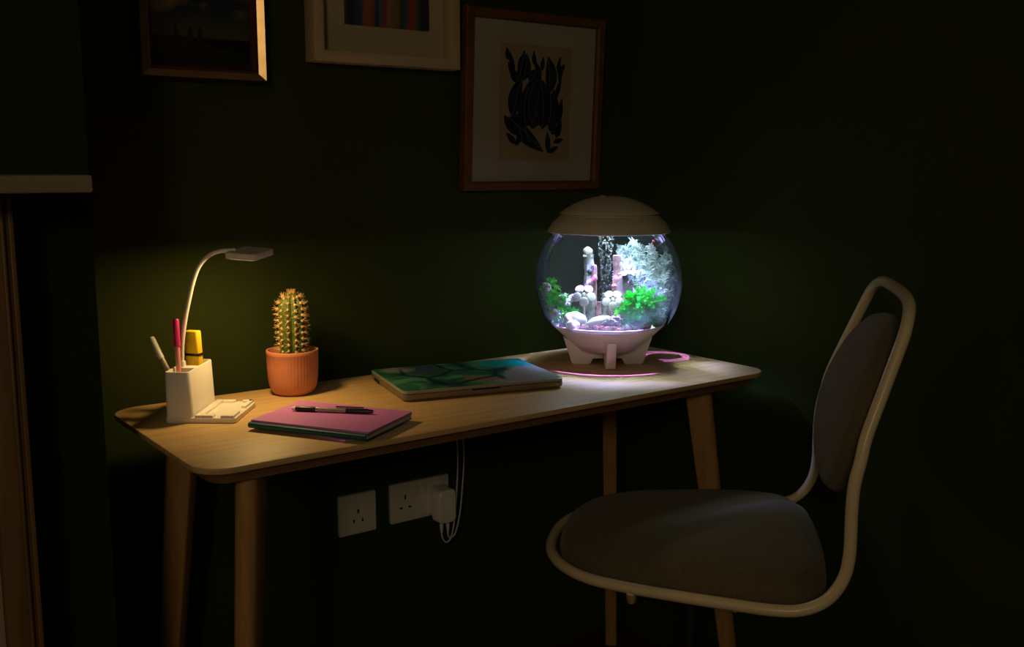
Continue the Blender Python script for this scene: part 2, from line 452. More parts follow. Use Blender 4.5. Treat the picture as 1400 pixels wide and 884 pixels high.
leaves = [((.20, .66), (.30, .98), .0115, -.004), ((.05, .88), (.03, .99), .005, 0), ((.16, .80), (.03, .99), .006, 0), ((.20, .74), (.06, .86), .0075, .003), ((.22, .68), (.09, .78), .006, .002),
          ((.30, .70), (.34, .95), .013, -.003), ((.22, .80), (.26, .93), .006, 0), ((.48, .84), (.45, .98), .006, .002), ((.58, .76), (.46, .90), .006, .002), ((.58, .80), (.60, .93), .006, 0),
          ((.44, .66), (.52, .82), .020, 0), ((.72, .60), (.68, .94), .016, -.006), ((.84, .78), (.88, .95), .005, .002), ((.88, .80), (.94, .88), .006, 0), ((.86, .72), (.90, .84), .006, 0), ((.80, .52), (.90, .76), .006, 0),
          ((.14, .36), (.28, .74), .017, .006), ((.26, .30), (.42, .72), .014, .003), ((.46, .26), (.52, .72), .036, 0), ((.62, .26), (.60, .72), .026, -.004), ((.74, .24), (.78, .64), .018, -.004), ((.86, .28), (.92, .56), .008, 0),
          ((.08, .37), (.64, .05), .017, -.003), ((.10, .36), (.44, .30), .012, .002), ((.02, .38), (.18, .20), .009, 0), ((.20, .12), (.06, .22), .007, 0), ((.20, .10), (.34, .24), .007, .002),
          ((.72, .04), (.88, .10), .006, 0), ((.72, .04), (.70, .24), .0075, 0), ((.80, .14), (.96, .17), .006, 0), ((.84, .18), (.92, .34), .008, 0), ((.76, .22), (.90, .30), .008, 0)]
for a, b, wd, bd in leaves:
    leafshape(ink, a, b, wd, YI, bd)
for pts in ([(.08, .37), (.36, .22), (.64, .05)], [(.14, .36), (.20, .56), (.28, .74)], [(.46, .30), (.38, .48), (.46, .68), (.56, .68), (.62, .48), (.60, .26)], [(.52, .36), (.50, .46), (.54, .58), (.52, .64)],
            [(.44, .30), (.52, .42), (.58, .28)], [(.36, .26), (.32, .46), (.38, .66)], [(.72, .62), (.70, .78), (.68, .92)], [(.20, .68), (.27, .84), (.30, .96)], [(.70, .26), (.74, .44), (.72, .60)],
            [(.42, .70), (.50, .80), (.58, .74)], [(.30, .70), (.33, .84), (.34, .94)], [(.24, .30), (.30, .16)], [(.34, .26), (.42, .13)]):
    strokeline(ln, pts, YL)
io = ink.build('linocut_leaves', 'navy', t, smooth=0)
ln.build('cut_lines', 'inkline', io, smooth=0)

# cream box frame with stripe print
t = thing('box_frame', (0.5775, WY - 0.04, 1.345), 'deep cream box frame with colourful striped print, middle of three', 'picture')
FW, FH = 0.326, 0.426
m = MB(); frame_part(m, FW, FH, [(0, 0.04), (0, 0.0), (0.021, 0.0), (0.021, 0.04)])
m.build('frame', 'creamframe', t, bevel=0.001)
MB().box((0, 0.032, FH / 2), (FW - 0.043, 0.004, FH - 0.043)).build('mount', 'mount', t, smooth=0)
def stripe_mat():
    m = bpy.data.materials.new('striped_print')
    nt, b = nodes_of(m)
    b.inputs['Roughness'].default_value = 0.6
    tc = nt.nodes.new('ShaderNodeTexCoord'); sp = nt.nodes.new('ShaderNodeSeparateXYZ')
    nt.links.new(tc.outputs['Object'], sp.inputs[0])
    n = nt.nodes.new('ShaderNodeTexNoise'); n.inputs['Scale'].default_value = 22
    mp = nt.nodes.new('ShaderNodeMapping'); mp.inputs['Scale'].default_value = (1, 1, 0.35)
    nt.links.new(tc.outputs['Object'], mp.inputs[0]); nt.links.new(mp.outputs[0], n.inputs['Vector'])
    a = nt.nodes.new('ShaderNodeMath'); a.operation = 'MULTIPLY_ADD'; a.inputs[1].default_value = 0.022
    nt.links.new(n.outputs['Fac'], a.inputs[0]); nt.links.new(sp.outputs['X'], a.inputs[2])
    mr = nt.nodes.new('ShaderNodeMapRange'); mr.inputs['From Min'].default_value = -0.080; mr.inputs['From Max'].default_value = 0.112
    nt.links.new(a.outputs[0], mr.inputs['Value'])
    r = nt.nodes.new('ShaderNodeValToRGB'); r.color_ramp.interpolation = 'EASE'
    cols = [(.0, (.10, .08, .075)), (.08, (.03, .02, .015)), (.13, (.02, .02, .04)), (.20, (.01, .07, .09)), (.25, (.30, .07, .03)), (.35, (.24, .06, .03)), (.40, (.01, .035, .07)), (.46, (.08, .10, .12)), (.50, (.26, .03, .05)),
            (.55, (.24, .14, .07)), (.63, (.14, .11, .03)), (.68, (.05, .05, .02)), (.72, (.01, .08, .11)), (.77, (.25, .035, .035)), (.85, (.2, .06, .02)), (.91, (.015, .06, .045)), (.96, (.02, .02, .025))]
    while len(r.color_ramp.elements) < len(cols): r.color_ramp.elements.new(0.5)
    for e, (p, c) in zip(r.color_ramp.elements, cols):
        e.position = p; e.color = (*c, 1)
    nt.links.new(mr.outputs[0], r.inputs[0]); nt.links.new(r.outputs[0], b.inputs['Base Color'])
    return m
MB().box((0.011, 0.0292, 0.236), (0.191, 0.0016, 0.322)).build('striped_print', stripe_mat(), t, smooth=0)

# dark landscape in mahogany frame with gilded outer edge
t = thing('landscape_painting', (0.2075, WY - 0.034, 1.303), 'dark landscape painting in mahogany frame with gilt outer edge, leftmost picture', 'picture')
FW, FH = 0.222, 0.30
m = MB(); frame_part(m, FW, FH, [(0.012, 0.003), (0.016, 0.001), (0.0225, 0.010), (0.0225, 0.026), (0.012, 0.026)])
fo = m.build('frame', 'darkframe', t, smooth=30)
for k in range(4):
    # outer sloping bevel, one mitred strip on each side
    c = [(-FW / 2, 0), (FW / 2, 0), (FW / 2, FH), (-FW / 2, FH)]
    ci = [(-FW / 2 + .012, .012), (FW / 2 - .012, .012), (FW / 2 - .012, FH - .012), (-FW / 2 + .012, FH - .012)]
    a, b = k, (k + 1) % 4
    vs = [(c[a][0], .026, c[a][1]), (c[b][0], .026, c[b][1]), (c[b][0], -.004, c[b][1]), (c[a][0], -.004, c[a][1]),
          (ci[a][0], .026, ci[a][1]), (ci[b][0], .026, ci[b][1]), (ci[b][0], .002, ci[b][1]), (ci[a][0], .002, ci[a][1])]
    m = MB()._add(vs, [(0, 1, 2, 3), (3, 2, 6, 7), (7, 6, 5, 4), (0, 4, 5, 1), (0, 3, 7, 4), (1, 5, 6, 2)])
    g = m.build('edge_strip', 'gilt', t, smooth=0)
def landscape_mat():
    m = bpy.data.materials.new('landscape_paint')
    nt, b = nodes_of(m); b.inputs['Roughness'].default_value = 0.55; b.inputs['Specular IOR Level'].default_value = 0.2
    tc = nt.nodes.new('ShaderNodeTexCoord'); sp = nt.nodes.new('ShaderNodeSeparateXYZ'); nt.links.new(tc.outputs['Object'], sp.inputs[0])
    mp = nt.nodes.new('ShaderNodeMapping'); mp.inputs['Scale'].default_value = (1, 1, 2.2); nt.links.new(tc.outputs['Object'], mp.inputs[0])
    n = nt.nodes.new('ShaderNodeTexNoise'); n.inputs['Scale'].default_value = 17; n.inputs['Detail'].default_value = 5; nt.links.new(mp.outputs[0], n.inputs['Vector'])
    sky = nt.nodes.new('ShaderNodeValToRGB'); e = sky.color_ramp.elements
    e[0].position = 0.45; e[0].color = (.012, .022, .035, 1); e[1].position = 0.66; e[1].color = (.17, .12, .05, 1)
    nt.links.new(n.outputs['Fac'], sky.inputs[0])
    hz = nt.nodes.new('ShaderNodeValToRGB'); h = hz.color_ramp.elements
    h[0].position = 0.27; h[0].color = (.006, .006, .004, 1); h[1].position = 0.29; h[1].color = (.06, .05, .022, 1)
    x = h.new(0.45); x.color = (.02, .028, .035, 1)
    mr = nt.nodes.new('ShaderNodeMapRange'); mr.inputs['From Min'].default_value = 0.0; mr.inputs['From Max'].default_value = 0.25
    nt.links.new(sp.outputs['Z'], mr.inputs['Value']); nt.links.new(mr.outputs[0], hz.inputs[0])
    f = nt.nodes.new('ShaderNodeMapRange'); f.inputs['From Min'].default_value = 0.38; f.inputs['From Max'].default_value = 0.5
    nt.links.new(mr.outputs[0], f.inputs['Value'])
    mx = nt.nodes.new('ShaderNodeMix'); mx.data_type = 'RGBA'
    nt.links.new(f.outputs[0], mx.inputs[0]); nt.links.new(hz.outputs[0], mx.inputs[6]); nt.links.new(sky.outputs[0], mx.inputs[7])
    nt.links.new(mx.outputs[2], b.inputs['Base Color'])
    return m
cv = MB().box((0, 0.016, FH / 2), (FW - 0.042, 0.004, FH - 0.042)).build('canvas', landscape_mat(), t, smooth=0)
m = MB()
for x, zb, h, wd in ((-.045, .062, .030, .005), (-.020, .056, .034, .0055), (-.002, .054, .036, .0055)):
    pts = [(x, zb), (x + wd * .8, zb + h * .15), (x + wd, zb + h * .4), (x + wd * .6, zb + h * .75), (x, zb + h), (x - wd * .6, zb + h * .75), (x - wd, zb + h * .4), (x - wd * .8, zb + h * .15)]
    m.loft([[(p, .0139, q) for p, q in pts], [(p, .0135, q) for p, q in pts]])
pts = [(-.09, .022), (.09, .022), (.09, .050), (.03, .052), (.005, .060), (-.03, .066), (-.09, .068)]
m.loft([[(p, .0139, q) for p, q in pts], [(p, .0136, q) for p, q in pts]])
m.build('painted_trees', mat('dark_paint', (.004, .004, .003), .6), cv, smooth=0)

# ------------------------------------------------------------------ sockets, adapter, cable
def slot(parent, x, z, wx, wz, y=-0.0085, m_='darkhole'):
    return MB().box((x, y, z), (wx, 0.002, wz)).build('slot', m_, parent, smooth=0)
def plate(m, W_, H_):
    pr = rrect(-W_ / 2, W_ / 2, -H_ / 2, H_ / 2, 0.003, 3)
    pi = rrect(-W_ / 2 + .0015, W_ / 2 - .0015, -H_ / 2 + .0015, H_ / 2 - .0015, 0.002, 3)
    m.loft([[(x, 0, z) for x, z in pr], [(x, -0.007, z) for x, z in pr], [(x, -0.009, z) for x, z in pi]])
t = thing('single_socket', (0.4985, WY, 0.4385), 'white single wall socket with three slots under the desk', 'socket')
m = MB(); plate(m, 0.086, 0.086); m.build('face_plate', 'white_dull', t, smooth=30)
slot(t, 0, 0.006, 0.004, 0.009); slot(t, -0.010, -0.014, 0.0035, 0.007); slot(t, 0.010, -0.014, 0.0035, 0.007)
t = thing('double_socket', (0.6495, WY, 0.4405), 'white double wall socket with switches and an adapter plugged in', 'socket')
m = MB(); plate(m, 0.146, 0.086); m.build('face_plate', 'white_dull', t, smooth=30)
for x in (-0.038, 0.038):
    slot(t, x, 0.012, 0.004, 0.009); slot(t, x - 0.011, -0.011, 0.0065, 0.004); slot(t, x + 0.011, -0.011, 0.0065, 0.004)
for x in (-0.010, 0.010):
    o = MB().box((x, -0.0095, 0.022), (0.011, 0.004, 0.018), Matrix.Rotation(R(8), 3, 'X')).build('rocker_switch', 'white_dull', t, bevel=0.0006)
    MB().box((x, -0.0118, 0.027), (0.005, 0.0006, 0.003)).build('indicator', 'redberry' if x > 0 else 'darkhole', o, smooth=0)
t = thing('power_adapter', (0.688, WY - 0.01, 0.44), 'white power adapter plugged into the double socket', 'adapter')
m = MB()
def adl(y, w0, z0, z1, r): return [(x, y, z) for x, z in rrect(-w0 / 2, w0 / 2, z0, z1, r, 5)]
m.loft([adl(0.001, 0.040, -0.040, 0.026, 0.008), adl(-0.018, 0.040, -0.040, 0.026, 0.008), adl(-0.020, 0.044, -0.048, 0.026, 0.010), adl(-0.046, 0.043, -0.048, 0.025, 0.010), adl(-0.050, 0.037, -0.045, 0.020, 0.009)])
m.build('adapter_body', 'white', t, smooth=40)
for x in (-0.008, 0.008):
    m = MB().lathe([(0.0042, -0.002), (0.0042, -0.012), (0.003, -0.020), (0.0022, -0.026)], 10, True, True, c=(x, -0.034, -0.046))
    m.build('strain_relief', 'white', t)
m = MB()
yc = WY - 0.044
pth = smoothpath([(0.745, WY - 0.020, 0.730), (0.744, yc + 0.015, 0.60), (0.742, yc + 0.004, 0.53), (0.734, yc, 0.455), (0.727, yc, 0.40), (0.716, yc, 0.362), (0.704, yc, 0.352), (0.697, yc, 0.358), (0.696, yc, 0.372)], 8)
m.tube(pth, 0.0017, 8)
o = m.build('power_cable', 'cable'); tag(o, 'thin white cable loop hanging to the right of the adapter', 'cable')
m = MB()
pth = smoothpath([(0.728, WY - 0.020, 0.730), (0.728, yc + 0.015, 0.60), (0.726, yc + 0.004, 0.53), (0.717, yc - 0.004, 0.455), (0.712, yc - 0.004, 0.40), (0.702, yc - 0.004, 0.356), (0.690, yc - 0.003, 0.346), (0.681, yc - 0.002, 0.357), (0.680, yc, 0.372)], 8)
m.tube(pth, 0.0017, 8)
o = m.build('power_cable', 'cable'); tag(o, 'thin white cable running down against the adapter, nearer of two strands', 'cable')

# ------------------------------------------------------------------ desk lamp with organiser base
u_ang = math.atan2(-0.62, 0.785)
LB = Vector((0.0500, 0.3030, DZ))
t = thing('desk_lamp', LB, 'white desk organiser lamp with bent gooseneck, lit, at the left end', 'lamp', rz=u_ang)
def bl(x0, x1, y0, y1, r, z): return [(x, y, z) for x, y in rrect(x0, x1, y0, y1, r, 5)]
# base tray
m = MB()
m.loft([bl(0.001, 0.114, 0.001, 0.121, 0.006, 0.0), bl(0, 0.115, 0, 0.122, 0.007, 0.0012), bl(0, 0.115, 0, 0.122, 0.007, 0.0075), bl(0.001, 0.114, 0.001, 0.121, 0.006, 0.0085)])
m.build('base_tray', 'white', t, smooth=40)
# raised phone rest rim with notches
rim = [(0.048, 0.060, 0.002, 0.118), (0.060, 0.078, 0.002, 0.016), (0.090, 0.112, 0.002, 0.012), (0.102, 0.112, 0.012, 0.040), (0.104, 0.112, 0.070, 0.119), (0.060, 0.082, 0.108, 0.119), (0.094, 0.112, 0.110, 0.119)]
for x0, x1, y0, y1 in rim:
    MB().box(((x0 + x1) / 2, (y0 + y1) / 2, 0.0103), (x1 - x0, y1 - y0, 0.0046)).build('rim_block', 'white', t, bevel=0.0012)
# tapered body with two open pockets
H = 0.083
bm_outer = [bl(0.001, 0.046, 0.001, 0.120, 0.007, 0.0083), bl(0.001, 0.0455, 0.001, 0.120, 0.007, 0.012), bl(0.0015, 0.0425, 0.0015, 0.1195, 0.007, H - 0.001), bl(0.0022, 0.0418, 0.0022, 0.1188, 0.0065, H)]
m = MB(); m.loft(bm_outer, True, False)
m.loft([bl(0.0022, 0.0418, 0.0022, 0.1188, 0.0065, H), bl(0.0048, 0.0392, 0.0048, 0.1162, 0.005, H), bl(0.0052, 0.0388, 0.0052, 0.1158, 0.005, H - 0.002), bl(0.0052, 0.0405, 0.0052, 0.1158, 0.005, 0.015)], False, True)
m.build('organiser_body', 'white', t, smooth=40)
MB().box((0.022, 0.052, 0.047), (0.0335, 0.0035, 0.068)).build('divider', 'white', t, bevel=0.0008)
MB().box((0.022, 0.061, 0.047), (0.0335, 0.016, 0.069)).build('neck_mount', 'white', t, bevel=0.001)
MB().lathe([(0.0055, 0.0815), (0.0055, 0.088), (0.0048, 0.091), (0.004, 0.091)], 16, True, True, c=(0.0115, 0.060, 0)).build('neck_collar', 'white', t)
# gooseneck: swings to the right, in the lamp's own frame
inv = (Matrix.Translation(LB) @ Matrix.Rotation(u_ang, 4, 'Z')).inverted()
neckw = [(0.0955, 0.3430, 0.818), (0.0980, 0.3440, 0.858), (0.1055, 0.3460, 0.898), (0.1135, 0.3465, 0.930), (0.1225, 0.3460, 0.962), (0.1325, 0.3440, 0.986), (0.1470, 0.3380, 1.0030), (0.1640, 0.3290, 1.0105), (0.1860, 0.3160, 1.0120)]
neck = [inv @ Vector(p) for p in neckw]
m = MB(); m.tube(smoothpath(neck, 8), 0.0036, 12); m.build('gooseneck', 'white', t)
# head: flat rectangular LED panel, turned on the neck
hc = Vector((0.2050, 0.3055, 1.0060))
hx = R(40)          # heading of the long side
Rh = Matrix.Rotation(hx, 3, 'Z') @ Matrix.Rotation(R(-4), 3, 'Y') @ Matrix.Rotation(R(3), 3, 'X')
def hl(L_, W_, r, z): return [tuple(inv @ (hc + Rh @ Vector((x, y, z)))) for x, y in rrect(-L_ / 2, L_ / 2, -W_ / 2, W_ / 2, r, 5)]
m = MB(); m.loft([hl(0.070, 0.054, 0.006, -0.005), hl(0.072, 0.056, 0.007, -0.004), hl(0.072, 0.056, 0.007, 0.004), hl(0.069, 0.053, 0.006, 0.0055)])
hd = m.build('lamp_head', 'white', t, smooth=40)
m = MB(); m.loft([hl(0.060, 0.046, 0.005, -0.0062), hl(0.061, 0.047, 0.005, -0.0049)])
m.build('led_panel', 'lamp_led', hd, smooth=40)
ld = bpy.data.lights.new('lamp_light', 'AREA'); ld.shape = 'RECTANGLE'; ld.size = 0.05; ld.size_y = 0.044
ld.color = (1.0, 0.655, 0.24); ld.energy = 0.86
lo = bpy.data.objects.new('lamp_light', ld); col.objects.link(lo)
lo.matrix_world = Matrix.Translation(hc + Rh @ Vector((0, 0, -0.0085))) @ Rh.to_4x4()

# pens in the organiser (world space helper: from foot to tip)
def stick(name, label, cat, a, b, segs, group=None):
    a = Vector(a); b = Vector(b); L = (b - a).length
    o = thing(name, a, label, cat, group=group)
    o.rotation_euler = (b - a).to_track_quat('Z', 'Y').to_euler()
    for nm, mt, prof in segs:
        MB().lathe([(r, z * L) for r, z in prof], 16, True, True).build(nm, mt, o, smooth=40)
    return o
def inorg(x, y, z): return tuple(Matrix.Translation(LB) @ Matrix.Rotation(u_ang, 4, 'Z') @ Vector((x, y, z)))
stick('fineliner_pen', 'pink pen with magenta cap standing in the organiser', 'pen', inorg(0.016, 0.030, 0.017), (0.0880, 0.3400, 0.9020),
      [('barrel', 'pale_pink', [(0.001, 0), (0.0042, 0.05), (0.0042, 0.70)]), ('cap', 'magenta', [(0.0052, 0.69), (0.0052, 0.985), (0.0042, 1.0)])])
stick('ballpoint_pen', 'grey clear barrelled pen leaning left in the organiser', 'pen', inorg(0.030, 0.018, 0.018), (0.0575, 0.3760, 0.8690),
      [('barrel', 'greybarrel', [(0.001, 0), (0.0050, 0.08), (0.0050, 0.70)]), ('push_button', 'white', [(0.0054, 0.70), (0.0054, 0.98), (0.0045, 1.0)])])
stick('black_pen', 'black pen leaning left behind the grey pen', 'pen', inorg(0.028, 0.032, 0.018), (0.0630, 0.3790, 0.8600),
      [('barrel', 'black', [(0.001, 0), (0.0045, 0.08), (0.0045, 0.96), (0.003, 1.0)])])
# yellow highlighter, squarish, black band
a = Vector(inorg(0.023, 0.092, 0.017)); b = Vector((0.1215, 0.3600, 0.8770))
o = thing('highlighter', a, 'chunky yellow highlighter with black band in the organiser', 'highlighter')
o.rotation_euler = ((b - a).to_track_quat('Z', 'Y') @ Euler((0, 0, R(20))).to_quaternion()).to_euler()
L = (b - a).length
def sq(w_, d_, z): return [(x, y, z) for x, y in rrect(-w_ / 2, w_ / 2, -d_ / 2, d_ / 2, 0.003, 3)]
m = MB(); m.loft([sq(.025, .014, 0), sq(.026, .015, .003), sq(.026, .015, L * .655)]); m.build('barrel', 'yellow', o, smooth=50)
m = MB(); m.loft([sq(.0275, .0165, L * .65), sq(.0275, .0165, L * .685)]); m.build('band', 'black', o, smooth=50)
m = MB(); m.loft([sq(.026, .015, L * .684), sq(.0255, .0145, L * .99), sq(.023, .013, L)]); m.build('cap', 'yellow', o, smooth=50)

# ------------------------------------------------------------------ cactus in terracotta pot
PC = Vector((0.3125, 0.3870, DZ))
t = thing('cactus_pot', PC, 'terracotta pot with fluted sides holding the cactus', 'pot')
m = MB(); seg = 144; loops = []
prof = [(0.010, 0.0, 0), (0.030, 0.0, 0), (0.0345, 0.002, 0), (0.0395, 0.008, .3), (0.0430, 0.017, 1), (0.0450, 0.030, 1), (0.0460, 0.050, 1), (0.0466, 0.072, 1), (0.0468, 0.0735, 0), (0.0470, 0.0795, 0), (0.0463, 0.081, 0), (0.0440, 0.081, 0), (0.0432, 0.0795, 0), (0.0428, 0.060, 0)]
for r, z, fl in prof:
    loops.append([((r - fl * 0.0009 * (0.5 - 0.5 * math.cos(2 * PI * i / seg * 48))) * math.cos(2 * PI * i / seg), (r - fl * 0.0009 * (0.5 - 0.5 * math.cos(2 * PI * i / seg * 48))) * math.sin(2 * PI * i / seg), z) for i in range(seg)])
m.loft(loops, True, False); m.build('pot', 'terracotta', t, smooth=50)
MB().lathe([(0.0428, 0.062), (0.020, 0.066), (0.0, 0.066)], 40, True, False).build('soil', 'soil', t, smooth=60)
rnd = random.Random(4)
t = thing('cactus', PC + Vector((0.001, 0, 0.062)), 'short columnar green cactus with cream spines in terracotta pot', 'cactus')
m = MB(); ribs = 11; seg = ribs * 8; loops = []
CH = 0.122
def crad(u):
    return 0.0255 * (1 - 0.10 * (1 - u)) * (math.sqrt(max(0.0, 1 - ((u - 0.72) / 0.28) ** 2)) if u > 0.72 else 1.0)
us = [0, .05, .1, .2, .3, .4, .5, .6, .68, .74, .79, .84, .88, .92, .95, .975, .99, .998]
for u in us:
    rr = max(crad(u), 0.001); lp_ = []
    for i in range(seg):
        a = 2 * PI * i / seg; k = 0.5 + 0.5 * math.cos(a * ribs)
        q = rr * (0.80 + 0.20 * k ** 0.8)
        lp_.append((q * math.cos(a), q * math.sin(a), u * CH))
    loops.append(lp_)
m.loft(loops); m.build('body', 'cactus', t, smooth=60)
ar = MB(); sp = MB()
for k in range(ribs):
    a = 2 * PI * k / ribs
    for j in range(11):
        u = 0.05 + j * 0.088 + (0.02 if k % 2 else 0)
        if u > 0.985: continue
        rr = crad(u) * 1.0
        nz = 0.0 if u < 0.72 else (u - 0.72) / 0.28
        nrm = Vector((math.cos(a) * (1 - 0.6 * nz), math.sin(a) * (1 - 0.6 * nz), nz)).normalized()
        c = Vector((rr * math.cos(a), rr * math.sin(a), u * CH))
        ar.ball(c, 0.0026, 8, 5)
        for s in range(9):
            d = (nrm * rnd.uniform(.35, 1) + Vector((rnd.uniform(-1, 1), rnd.uniform(-1, 1), rnd.uniform(-.7, 1))) * 0.75).normalized()
            Ls = rnd.uniform(.005, .0115)
            sp.tube([c, c + d * Ls * .6, c + d * Ls], [0.00042, 0.00032, 0.0001], 4)
for s in range(40):
    a = rnd.uniform(0, 2 * PI); d = Vector((math.cos(a) * .45, math.sin(a) * .45, 1)).normalized()
    c = Vector((rnd.uniform(-.005, .005), rnd.uniform(-.005, .005), CH * .985))
    sp.tube([c, c + d * .005, c + d * rnd.uniform(.007, .012)], [0.00045, 0.00035, 0.0001], 4)
tag(ar.build('areoles', 'areole', t), kind='stuff')
tag(sp.build('spines', 'spine', t), kind='stuff')

# ------------------------------------------------------------------ notebooks and pen
def notebook(name, label, c, ang, L_, W_, z, th, cover, group='notebooks stacked on the desk'):
    o = thing(name, (c[0], c[1], z), label, 'notebook', rz=ang, group=group)
    ct = 0.0009
    m = MB().box((0.002, 0, th / 2), (W_ - 0.004, L_ - 0.004, th - 2 * ct - 0.0002)); m.build('pages', 'paper', o, smooth=0)
    m = MB()
    m.loft([[(x, y, 0) for x, y in rrect(-W_ / 2, W_ / 2, -L_ / 2, L_ / 2, .003, 3)], [(x, y, ct) for x, y in rrect(-W_ / 2, W_ / 2, -L_ / 2, L_ / 2, .003, 3)]])
    m.loft([[(x, y, th - ct) for x, y in rrect(-W_ / 2, W_ / 2, -L_ / 2, L_ / 2, .003, 3)], [(x, y, th) for x, y in rrect(-W_ / 2, W_ / 2, -L_ / 2, L_ / 2, .003, 3)]])
    # spine rolled round the long edge
    sec = []
    for i in range(9):
        a = R(90 + 180 * i / 8); sec.append((-W_ / 2 + 0.001 + th * 0.42 * math.cos(a), th / 2 + th / 2 * math.sin(a)))
    loops = [[(x, y, zz) for x, zz in sec] for y in (-L_ / 2 + .001, L_ / 2 - .001)]
    m.loft(loops)
    m.build('cover', cover, o, smooth=40)
    return o
nang = math.atan2(0.866, -0.5) - PI / 2
nang = math.atan2(-(0.1003), 0.1854) * -1 * -1
c0 = (0.2590, 0.1330)
ang0 = math.atan2(0.54, 0.84)
notebook('notebook', 'mauve notebook at the bottom of the stack, sticking out in front', (0.2650, 0.1410), R(19.0), 0.205, 0.150, DZ, 0.0045, 'mauve_cover')
notebook('notebook', 'dark teal notebook in the middle of the stack', (0.2585, 0.1260), ang0 - R(1.5), 0.212, 0.148, DZ + 0.0046, 0.0085, 'teal_cover')
notebook('notebook', 'pink notebook on top of the stack with a pen on it', (0.2615, 0.1275), ang0 - R(1.0), 0.212, 0.143, DZ + 0.0132, 0.0030, 'pink_cover')
pz = DZ + 0.0132 + 0.0030 + 0.0043
a = Vector((0.2215, 0.1960, pz)); b = Vector((0.3175, 0.0970, pz))
o = thing('click_pen', a, 'black click pen lying on the pink notebook', 'pen')
o.rotation_euler = (b - a).to_track_quat('Z', 'Y').to_euler(); L = (b - a).length
for nm, mt, prof in (('tip', 'white', [(0.0015, 0.0), (0.0032, 0.02), (0.0032, 0.055)]), ('grip', 'black', [(0.0030, 0.05), (0.0043, 0.08), (0.0043, 0.30), (0.0040, 0.31)]),
                     ('ring', 'chrome', [(0.0042, 0.305), (0.0042, 0.335)]), ('barrel', 'greybarrel', [(0.0040, 0.33), (0.0040, 0.68)]),
                     ('cap_end', 'black', [(0.0042, 0.675), (0.0042, 0.93), (0.0034, 0.95), (0.0028, 1.0)])):
    MB().lathe([(r, z * L) for r, z in prof], 16, True, True).build(nm, mt, o, smooth=40)
MB().box((0, 0.0058, L * 0.72), (0.003, 0.0016, L * 0.34)).build('clip', 'black', o, bevel=0.0004)

# ------------------------------------------------------------------ laptop
la = math.atan2(-0.072, 0.302)
t = thing('laptop', (0.4330, 0.1960, DZ), 'closed laptop with green and teal ink-vein lid cover', 'laptop', rz=la)
LW, LD = 0.312, 0.218
def ll(i, z, r=0.010): return [(x, y, z) for x, y in rrect(i, LW - i, i, LD - i, r, 5)]
m = MB(); m.loft([ll(.006, .0012), ll(.0012, .003), ll(0, .0055), ll(0, .0132), ll(.0006, .0136)])
bs = m.build('base', mat('laptop_alloy', (0.26, 0.22, 0.17), 0.38, metal=0.5), t, smooth=40)
for x in (0.03, LW - 0.03):
    for y in (0.03, LD - 0.03):
        MB().lathe([(0.006, 0.0), (0.006, 0.002)], 12, True, True, c=(x, y, 0)).build('rubber_foot', 'black', t)
MB().box((0.0, LD - 0.045, 0.0065), (0.0012, 0.034, 0.0062)).build('port', 'darkhole', t, smooth=0)
MB().box((LW / 2, 0.0004, 0.0126), (0.055, 0.0012, 0.0028)).build('finger_notch', 'darkhole', t, smooth=0)
m = MB(); m.loft([ll(.0008, .0142), ll(0, .0146), ll(0, .0186), ll(.0010, .0196)])
ld_ = m.build('lid', mat('lid_edge_alloy', (0.36, 0.33, 0.26), 0.38, metal=0.3), t, smooth=40)
